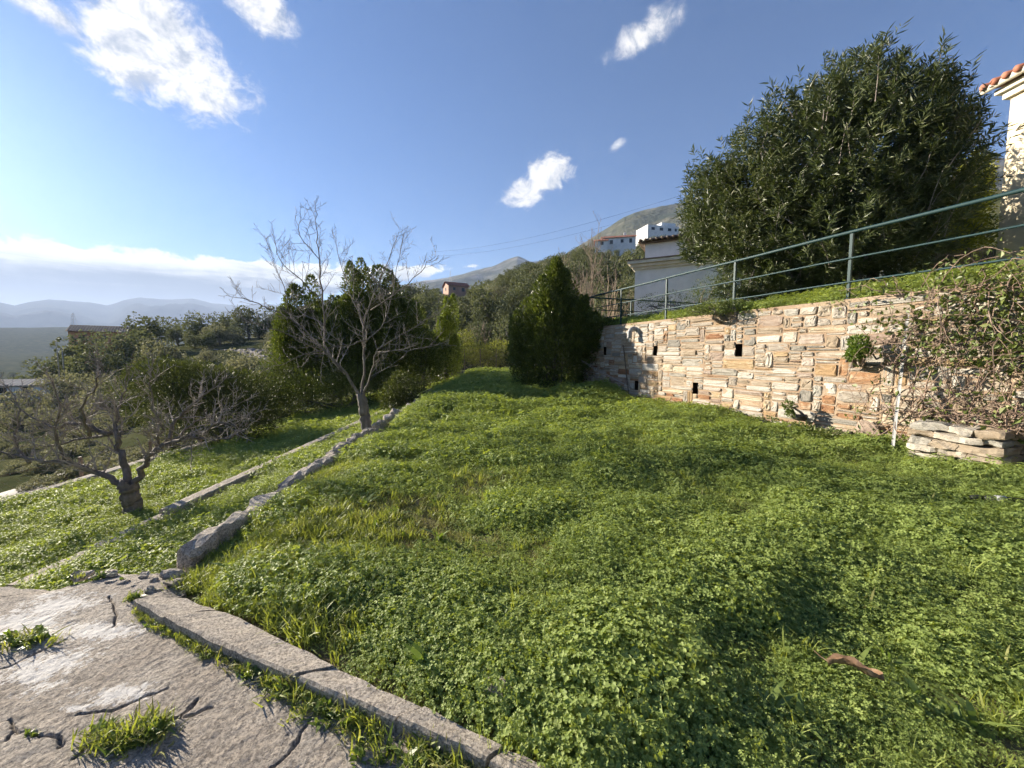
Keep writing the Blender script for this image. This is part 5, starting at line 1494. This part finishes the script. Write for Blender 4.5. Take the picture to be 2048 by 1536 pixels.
def simple_house(name, label, px, py, Y, w, d, h, rh, rz, wall_mat, roof_mat, wins, chimney=False, cat='house', wings=()):
    p = at_y(px, py, Y)
    t = thing(name, label, cat, tuple(p), rz=rz)
    m = MB(); m.box((0, 0, h / 2 - 2.0), (w, d, h + 4.0))
    g1 = [(-w / 2, -d / 2, h), (-w / 2, d / 2, h), (-w / 2, 0, h + rh * 0.93), (w / 2, -d / 2, h), (w / 2, d / 2, h), (w / 2, 0, h + rh * 0.93)]
    if rh > 0: m.put(g1, [[(0, 1, 2), (3, 5, 4)]])
    for (x, y, z, a, b, c) in wings: m.box((x, y, z), (a, b, c))
    add('wall', m.mesh('wall', wall_mat), t)
    if rh > 0: tiled_roof(w, d, rh, roof_mat, t, 0.4, 0.5, h)
    for (face, u, z, ww, hh) in wins:
        m = MB()
        fr = MB()
        if face == 'f':
            m.box((u, -d / 2 - 0.01, z), (ww, 0.06, hh)); fr.box((u, -d / 2 - 0.02, z - hh / 2 - 0.05), (ww + 0.3, 0.2, 0.1))
        else:
            sg = -1 if face == 'l' else 1
            m.box((sg * (w / 2 + 0.01), u, z), (0.06, ww, hh)); fr.box((sg * (w / 2 + 0.02), u, z - hh / 2 - 0.05), (0.2, ww + 0.3, 0.1))
        o = add('window', m.mesh('window', M['glass']), t); add('sill', fr.mesh('sill', wall_mat), o)
    if chimney:
        m = MB(); m.box((w * 0.2, 0.4, h + rh + 0.3), (0.7, 0.7, 1.6)); add('chimney', m.mesh('chimney', wall_mat), t)
    return t


simple_house('hill_house', 'white house with red tiled roof and dark windows on the wooded ridge', 1236, 497, 150, 12, 8, 3.0, 1.6, R(-12), M['white_wall'], M['roof'], [('f', -2.6, 1.4, 1.1, 1.4), ('f', 1.2, 1.6, 1.0, 1.2), ('f', 4.2, 1.6, 1.0, 1.6), ('r', 0, 1.6, 1.2, 1.4)], True)
simple_house('hill_house', 'small white annexe with red roof left of the white house on the ridge', 1202, 498, 147, 4.5, 6, 2.2, 1.2, R(-12), M['white_wall'], M['roof'], [('f', 0.3, 1.2, 1.0, 1.1)])
simple_house('terrace_building', 'long white flat-roofed building stepping up the slope behind the white house', 1314, 472, 175, 15, 9, 3.0, 0, R(14), M['white_wall'], M['roof'], [('f', -5, 1.5, 1.6, 1.2), ('f', -1, 1.5, 1.6, 1.2), ('f', 3, 1.5, 1.6, 1.2), ('f', 6, 1.6, 1.0, 1.2)], False, 'building', [(3.5, 0.5, 3.9, 7, 7, 1.9)])
simple_house('ridge_house', 'pinkish house with terracotta gable roof among the oaks on the ridge', 912, 589, 135, 7.2, 5.5, 2.6, 1.4, R(28), M['pink'], M['roof'], [('f', 1.6, 1.3, 1.0, 1.2), ('f', -1.6, 1.4, 0.9, 1.0), ('l', 0, 1.5, 0.9, 1.0)], False)
simple_house('valley_building', 'ochre block of a building with low tiled roof in the hazy valley', 208, 706, 105, 10.5, 10, 5.6, 1.6, R(38), M['ochre'], M['roof_old'], [('f', -3, 3.8, 1.1, 1.4), ('f', 1.0, 3.8, 1.1, 1.4), ('f', 3.6, 3.8, 0.9, 1.4), ('r', -2, 3.8, 1.0, 1.4), ('r', 2, 3.8, 1.0, 1.4)], False, 'building')


def white_house():
    C = np.array([6.25, 20.2]); ang = math.atan2(-0.463, 0.886)
    t = thing('white_house', 'white house with moulded cornice and old tiled roof behind the railing', 'house', (C[0], C[1], 0), rz=ang)
    # local x along the front towards the camera side, local y into the house
    m = MB(); m.box((5.0, 4.0, 2.9), (10.0, 8.0, 6.2)); m.box((5.2, 4.2, 6.55), (9.6, 7.6, 1.1))
    add('wall', m.mesh('wall', M['white_wall']), t)
    m = MB()
    for z, o, h in ((5.82, 0.10, 0.12), (5.95, 0.20, 0.14), (6.11, 0.33, 0.16)):
        m.box((5.0, 4.0, z), (10 + 2 * o, 8 + 2 * o, h))
    add('cornice', m.mesh('cornice', M['trim']), t)
    m = MB(); m.box((5.0, 4.0, 6.20), (10.75, 8.75, 0.05)); m.box((5.2, 4.2, 7.13), (10.0, 8.0, 0.07))
    add('coping', m.mesh('coping', M['roof_old']), t)
    # hipped tile roof
    m = MB(); nx = 60
    e = 5.15; f = 4.1
    V = [(0.05, 0.1, 7.18), (10.35, 0.1, 7.18), (10.35, 8.3, 7.18), (0.05, 8.3, 7.18), (3.2, 4.2, 8.25), (7.2, 4.2, 8.25)]
    m.put(V, [[(0, 1, 5, 4), (2, 3, 4, 5)], [(1, 2, 5), (3, 0, 4)]])
    rf = add('roof', m.mesh('roof', M['roof_old']), t)
    gg = np.random.default_rng(8)
    m = MB()
    for k in range(40):
        x = 0.2 + k * 0.26
        u = min(1.0, min(x / 3.2, (10.4 - x) / 3.2))
        m.tube([(x, 0.05, 7.22), (x, 0.1 + 4.1 * u * 0.98, 7.22 + 1.05 * u)], [0.085, 0.08], 6)
    add('tile_courses', m.mesh('tile_courses', M['roof_old'], True), rf, kind='stuff')
    m = MB(); m.box((2.9, 3.6, 8.2), (0.95, 0.7, 1.0)); add('chimney', m.mesh('chimney', M['white_wall']), rf)
    m = MB(); m.box((2.9, 3.6, 9.02), (1.2, 0.95, 0.08))
    for a in (-0.4, 0.4):
        for b in (-0.28, 0.28): m.box((2.9 + a, 3.6 + b, 8.84), (0.09, 0.09, 0.28))
    add('chimney_cap', m.mesh('chimney_cap', M['shade_wall']), rf)


white_house()


def cream_house():
    x0, y1 = float(at_y(2022, 195, 10.5)[0]), 10.5
    zb, ze = 3.2, at_y(2005, 195, 10.5)[2]
    t = thing('cream_house', 'cream rendered house corner with gutter and tiled eave at the right edge', 'house', (x0, y1, zb))
    m = MB(); m.box((4, -5, (ze - zb) / 2), (8, 10, ze - zb)); add('wall', m.mesh('wall', M['cream_wall']), t)
    m = MB()
    for z, o, h in ((ze - zb - 0.02, 0.10, 0.16), (ze - zb + 0.12, 0.20, 0.12)):
        m.box((4, -5, z + 0.1), (8 + 2 * o, 10 + 2 * o, h))
    add('eave_moulding', m.mesh('eave_moulding', M['trim']), t)
    m = MB(); P = np.stack([np.full(8, -0.34), np.linspace(0.35, -10, 8), np.full(8, ze - zb + 0.36)], -1); m.tube(P, 0.085, 10)
    add('gutter', m.mesh('gutter', M['trim'], True), t)
    m = MB(); m.put([(-0.36, 0.35, ze - zb + 0.40), (-0.36, -10, ze - zb + 0.40), (8, -10, ze - zb + 2.6), (8, 0.35, ze - zb + 2.6), (-0.36, 0.35, ze - zb + 0.34), (-0.36, -10, ze - zb + 0.34), (8, -10, ze - zb + 2.54), (8, 0.35, ze - zb + 2.54)],
                    [[(0, 3, 2, 1), (4, 5, 6, 7), (0, 4, 7, 3), (0, 1, 5, 4)]])
    rf = add('roof', m.mesh('roof', M['roof']), t)
    for k in range(26):
        y = 0.25 - k * 0.23
        m = MB(); n = 6; P = np.stack([np.linspace(-0.46, 1.6, n), np.full(n, y), ze - zb + 0.42 + np.linspace(-0.026, 0.515, n)], -1); m.tube(P, 0.085, 8)
        add('tile', m.mesh('tile', M['roof'], True), rf)
    # small fence of thin bars on the bank beside it
    f = thing('bar_fence', 'low fence of thin upright bars on the bank beside the cream house', 'fence', (0, 0, 0))
    a, b = at_y(1868, 545, 8.8), at_y(1985, 528, 9.4); n = 36
    for i in range(n):
        q = a + (b - a) * i / (n - 1); m = MB(); m.tube([q - [0, 0, 0.25], q + [0, 0, 0.42]], 0.008, 4); add('bar', m.mesh('bar', M['rust_wire']), f)
    m = MB(); m.tube([a + [0, 0, 0.35], b + [0, 0, 0.35]], 0.01, 4); m.tube([a - [0, 0, 0.1], b - [0, 0, 0.1]], 0.01, 4); add('rail', m.mesh('rail', M['rust_wire']), f)


cream_house()

# ================================================================== VALLEY ROAD, BANK, LAMPS, PYLON
def ribbon(name, pts, w, mat, dz=0.06, follow=False):
    P = np.array([[*at_y(px, py, Y)] for px, py, Y in pts])
    tt = np.linspace(0, len(P) - 1, 40); Q = np.stack([np.interp(tt, np.arange(len(P)), P[:, k]) for k in range(3)], -1)
    T = unit(np.gradient(Q[:, :2], axis=0)); N_ = np.stack([-T[:, 1], T[:, 0]], -1)
    rows = []
    for s in (-1.6, -1, 1, 1.6):
        q = Q[:, :2] + N_ * w / 2 * s; z = Q[:, 2] + (0 if abs(s) <= 1 else -1.5)
        if follow: z = terrain_z(q[:, 0], q[:, 1]) + (dz if abs(s) <= 1 else -0.1)
        rows.append(np.c_[q, z])
    return add(name, mesh_np(name, np.concatenate(rows), [grid_faces(4, 40)], mat, True), kind='structure')


ribbon('road', [(330, 712, 92), (390, 716, 90), (440, 724, 84), (500, 734, 76), (560, 745, 66), (620, 755, 60)], 6.0, M['path'])
ribbon('valley_path', [(60, 800, 62), (120, 797, 62), (170, 792, 60), (215, 789, 58), (260, 800, 50)], 5.0, M['path'])
ribbon('driveway', [(-200, 985, 10.6), (-60, 955, 12.4), (40, 936, 14.2), (120, 920, 16.2), (200, 905, 18.5)], 1.2, M['path'], 0.06, True)

gb = thing('rock_bank', 'grey rock-faced bank beside the valley road', 'embankment', tuple(at_y(470, 712, 88)))
gbm = MB(); gg = np.random.default_rng(17); bp = np.asarray(gb.location)
rowsP = []
for (px, y0, y1, Y) in [(385, 712, 703, 94), (420, 718, 700, 91), (460, 724, 699, 86), (500, 731, 698, 80), (540, 738, 700, 74), (580, 742, 703, 70)]:
    a, b = at_y(px, y0 + 2, Y - 2), at_y(px, y1, Y + 4); rowsP.append((a, b))
nu = 60; fu = np.linspace(0, len(rowsP) - 1, nu)
Aa = np.array([r[0] for r in rowsP]); Bb = np.array([r[1] for r in rowsP])
ia = np.arange(len(rowsP)); Ai = np.stack([np.interp(fu, ia, Aa[:, k]) for k in range(3)], -1); Bi = np.stack([np.interp(fu, ia, Bb[:, k]) for k in range(3)], -1)
V = []
for f in np.linspace(0, 1, 16): V.append(Ai * (1 - f) + Bi * f + gg.normal(0, 0.16, (nu, 3)))
V.append(Bi + np.array([0, 6, -0.5]))
add('rock_face', mesh_np('rock_face', np.concatenate(V) - bp, [grid_faces(17, nu)], M['gabion'], False), gb)


def lamp_post(label, px, py0, py1, Y, arm=1):
    a = at_y(px, py0, Y); b = at_y(px, py1, Y); h = b[2] - a[2]
    t = thing('street_lamp', label, 'lamp post', tuple(a), 'lamp posts in the valley')
    m = MB(); m.tube([[0, 0, -1.5], [0, 0, h * 0.6], [0, 0, h]], [0.09, 0.07, 0.05], 6); add('pole', m.mesh('pole', M['galv'], True), t)
    m = MB(); m.tube([[0, 0, h], [arm * 0.3, 0, h + 0.25], [arm * 1.1, 0, h + 0.35]], 0.04, 5); add('arm', m.mesh('arm', M['galv'], True), t)
    m = MB(); m.box((arm * 1.4, 0, h + 0.36), (0.8, 0.28, 0.14)); add('lamp_head', m.mesh('lamp_head', M['steel']), t)


lamp_post('tall lamp post right of the ochre building beside the road', 316, 712, 676, 88, 1)
lamp_post('second lamp post just right of the tall one by the road', 325, 712, 680, 86, -1)
lamp_post('lamp post left of the ochre building over the valley path', 118, 742, 680, 66, 1)
lamp_post('short lamp post beside the valley path below the ochre building', 128, 742, 700, 64, -1)


def mast(name, label, px, py0, py1, Y, w, cat, arms=True):
    a = at_y(px, py0, Y); b = at_y(px, py1, Y); h = b[2] - a[2]
    t = thing(name, label, cat, tuple(a)); m = MB(); r = h * 0.006
    lv = np.linspace(0, 1, 8)
    for sx in (-1, 1):
        for sy in (-1, 1):
            m.tube([[sx * w / 2 * (1 - 0.85 * f), sy * w / 2 * (1 - 0.85 * f), h * f] for f in lv], r, 4)
    for f0, f1 in zip(lv[:-1], lv[1:]):
        for s in (-1, 1):
            m.tube([[s * w / 2 * (1 - .85 * f0), -w / 2 * (1 - .85 * f0), h * f0], [-s * w / 2 * (1 - .85 * f1), -w / 2 * (1 - .85 * f1), h * f1]], r * 0.7, 3)
    add('tower', m.mesh('tower', M['galv']), t)
    if arms:
        for f in (0.66, 0.78, 0.90):
            m = MB(); m.tube([[-w * 0.55 * (1.3 - f * 0.5), 0, h * f], [0, 0, h * f + 0.3], [w * 0.55 * (1.3 - f * 0.5), 0, h * f]], r * 0.9, 4); add('crossarm', m.mesh('crossarm', M['galv']), t)


mast('power_pylon', 'distant lattice power pylon above the valley plateau', 149, 662, 626, 760, 9, 'pylon')
mast('antenna_mast', 'thin antenna mast on the mountain ridge', 901, 563, 542, 1500, 7, 'mast', False)
for k, (ya, yb) in enumerate([((868, 503), (1420, 372)), ((868, 512), (1420, 392))]):
    a, b = at_y(*ya, 130), at_y(*yb, 60); tt = np.linspace(0, 1, 24)[:, None]
    P = a * (1 - tt) + b * tt; P[:, 2] -= 2.0 * (4 * tt[:, 0] * (1 - tt[:, 0]))
    m = MB(); m.tube(P, 0.018, 4)
    add('power_cable', m.mesh('power_cable', M['black']), None, ['upper power cable crossing the sky above the wooded hill', 'lower power cable crossing the sky above the wooded hill'][k], 'cable')

# ================================================================== SMALL THINGS
def leaning_post(name, label, p0, p1, size, mat, cat='post', holes=True):
    p0, p1 = np.asarray(p0, float), np.asarray(p1, float)
    t = thing(name, label, cat, tuple(p0)); d = p1 - p0
    m = MB(); u = unit(np.cross(d, [0.347, -0.938, 0.0])) * size; v = np.array([0.347, -0.938, 0]) * size * 0.5
    n = 4; V = []
    for f in np.linspace(0, 1, n): V += [d * f + v, d * f + v * 0.2 + u * 0.2, d * f + u, d * f + u * 1.1 - v * 0.1, d * f - v * 0.2, d * f - v]
    V = np.array(V); i = np.arange(n - 1)[:, None] * 6; j = np.arange(6)[None, :]; k = (j + 1) % 6
    m.put(V, [np.stack([i + j, i + k, i + 6 + k, i + 6 + j], -1).reshape(-1, 4), [tuple(range(5, -1, -1)), tuple(range(18, 24))]])
    add('angle_bar', m.mesh('angle_bar', mat), t); return t


pA = at_z(1783, 915, 0.0)
dW = lambda px, py, d: (lambda dd, A1: np.array([0, 0, EYE]) + dd * ((A1[0] * (-WD[1]) + WD[0] * A1[1]) / (dd[0] * (-WD[1]) + WD[0] * dd[1])))(ray(px, py), A0 - WN * d)
leaning_post('steel_post', 'grey angle steel post leaning on the wall beside the planter', pA, dW(1816, 622, 0.07), 0.045, M['galv'])
leaning_post('thin_stake', 'thin dark stake leaning on the far part of the stone wall', dW(1258, 800, 0.12), dW(1246, 690, 0.06), 0.03, M['rust_wire'])
m = MB(); a, b = dW(1163, 722, 0.5), dW(1256, 772, 0.12)
for o_ in (0, 0.03): m.tube([a + [0, 0, o_], (a + b) / 2 - [0, 0, 0.05 - o_ * 2], b], 0.008, 4)
add('slack_wire', m.mesh('slack_wire', M['galv']), None, 'pale slack wire running from the laurel to the thin stake', 'wire')
m = MB(); q = dW(1272, 662, 0.0)
P = [np.r_[q[:2] + WN * 0.1, q[2] + 0.05], np.r_[q[:2] - WN * 0.10, q[2] + 0.06], np.r_[q[:2] - WN * 0.2, q[2] + 0.02], np.r_[q[:2] - WN * 0.24, q[2] - 0.08], np.r_[q[:2] - WN * 0.24, q[2] - 0.24]]
m.tube(wobble(P, 0, rng, 4), 0.075, 10)
add('drain_pipe', m.mesh('drain_pipe', M['greypipe'], True), None, 'grey elbow drain pipe sticking out high on the stone wall', 'pipe')
q = dW(1738, 868, 0.08)
o = add('flat_stone', rough_block(None, (0.52, 0.09, 0.44), 0, 0.02, 4, 9, STONES['pink'], 'flat_stone', bevel=0.02), None, 'flat pinkish slab leaning against the wall foot left of the steel post', 'stone')
for v in o.data.vertices:
    f = (v.co.z + 0.22) / 0.44; v.co.x *= 1.0 - 0.5 * max(0, f); v.co.x += -0.05 * f
o.location = (q[0], q[1], 0.20); o.rotation_euler = (-0.25, 0, math.atan2(WD[1], WD[0]) + math.pi)

# curled dead leaf on the clover
def dead_leaf():
    n, w = 14, 7; V = []
    for i in range(n):
        f = i / (n - 1); half = 0.034 * math.sin(math.pi * min(1, f * 0.92 + 0.06)) ** 0.7
        for j in range(w):
            s = j / (w - 1) * 2 - 1
            V.append((0.20 * (f - 0.5), s * half * 0.75, 0.030 * s * s + 0.022 * math.sin(f * 5) + 0.006 * math.sin(f * 17 + s * 5)))
    me = mesh_np('blade', V, [grid_faces(n, w)], M['deadleaf'], True)
    p = at_z(1710, 1340, 0.11)
    t = thing('dead_leaf', 'curled brown dead leaf lying on the clover in the foreground', 'leaf', tuple(p)); t.rotation_euler = (-0.15, -0.25, -0.62)
    add('blade', me, t)
    m = MB(); m.tube([(-0.10, 0, 0.02), (-0.125, 0.004, 0.035), (-0.145, 0.01, 0.055)], [0.003, 0.0025, 0.002], 5); add('stalk', m.mesh('stalk', M['deadleaf']), t)


dead_leaf()
p = at_z(2020, 1008, 0.10)
t = thing('garden_tool', 'black plastic tool with a steel collar lying in the clover at the right edge', 'tool', tuple(p)); t.rotation_euler.z = -0.55
m = MB(); m.tube([(-0.18, 0, 0.02), (0.0, 0, 0.03), (0.25, 0, 0.02), (0.6, 0, 0.0)], [0.035, 0.04, 0.042, 0.04], 12); add('handle', m.mesh('handle', M['black'], True), t)
m = MB(); m.tube([(-0.10, 0, 0.025), (-0.03, 0, 0.03)], [0.043, 0.045], 12); add('collar', m.mesh('collar', M['steel'], True), t)
m = MB(); m.tube([(-0.27, 0, 0.015), (-0.22, 0, 0.02), (-0.18, 0, 0.02)], [0.02, 0.032, 0.03], 10); add('nozzle', m.mesh('nozzle', M['black'], True), t)


# bare trees and brush beyond the wall
def wild_tree(name, label, x, y, z, h, seed, mat, cat='tree', spread=0.5, n=9, r0=0.12, group=None, tl=1.6, every=0.5, up=0.7):
    g = np.random.default_rng(seed); t = thing(name, label, cat, (x, y, z), group); out = []
    m = MB(); tr = wobble([[0, 0, -0.4], [g.normal(0, 0.1), 0, h * 0.3], [g.normal(0, 0.25), 0.1, h * 0.65], [g.normal(0, 0.3), 0, h]], 0.05, g, 4)
    rr = np.linspace(r0, 0.015, len(tr)); m.tube(tr, rr, 7); add('trunk', m.mesh('trunk', mat, True), t)
    for k in range(n):
        f = g.uniform(0.15, 0.8); i = int(f * (len(tr) - 1)); a = g.uniform(0, 6.283)
        L = h * spread * g.uniform(0.5, 1.0) * (1.1 - f * 0.6)
        q = wobble([tr[i], tr[i] + [math.cos(a) * L * 0.35, math.sin(a) * L * 0.35, L * 0.4], tr[i] + [math.cos(a) * L * 0.6, math.sin(a) * L * 0.6, L * 0.95]], 0.06, g, 4)
        rq = np.linspace(rr[i] * 0.6, 0.012, len(q)); m = MB(); m.tube(q, rq, 5); add('limb', m.mesh('limb', mat, True), t)
        twigs(q, rq, g, out, 2, tl, every, up, 0.1, 0.8, 0.010)
    m = MB()
    for q, rq in out: m.tube(q, rq, 3, False)
    add('twigs', m.mesh('twigs', mat), t, kind='stuff')


for (px, top, Y, seed, lab, h) in [(1182, 455, 34, 1, 'tall pale bare tree beyond the laurel below the white house on the ridge', None), (1215, 530, 30, 2, 'brown leafless brush tree left of the white house', None), (1240, 560, 27, 3, 'low brown leafless shrub beside the white house', None),
                                   (965, 640, 42, 4, 'grey bare tree beyond the far fence behind the yellow bush', None), (1005, 650, 40, 5, 'reddish grey bare tree beyond the far fence near the laurel', None), (1160, 540, 32, 6, 'bare grey tree just right of the laurel top', None), (935, 650, 46, 7, 'grey bare sapling beyond the fence by the slim laurel', None)]:
    p = at_y(px, 690, Y); z = float(terrain_z(p[0], p[1])); hh = at_y(px, top, Y)[2] - z
    wild_tree('bare_tree', lab, p[0], p[1], z, hh, 500 + seed, M['brush'], 'tree', 0.55, 12, 0.10, 'bare trees beyond the garden', hh * 0.22, 0.35)


for i, (px, py, Y, w, lab) in enumerate([(52, 790, 62, 5.5, 'low pale-roofed shed by the valley path at the left'), (190, 768, 72, 5, 'small pale-roofed shed below the ochre building')]):
    simple_house('valley_shed', lab, px, py, Y, w, 5, 1.8, 0.7, R(25 + 20 * i), M['white_wall'], M['path'], [('f', -1.2, 1.0, 0.9, 0.9), ('f', 1.4, 1.0, 0.9, 0.9)], False, 'shed')
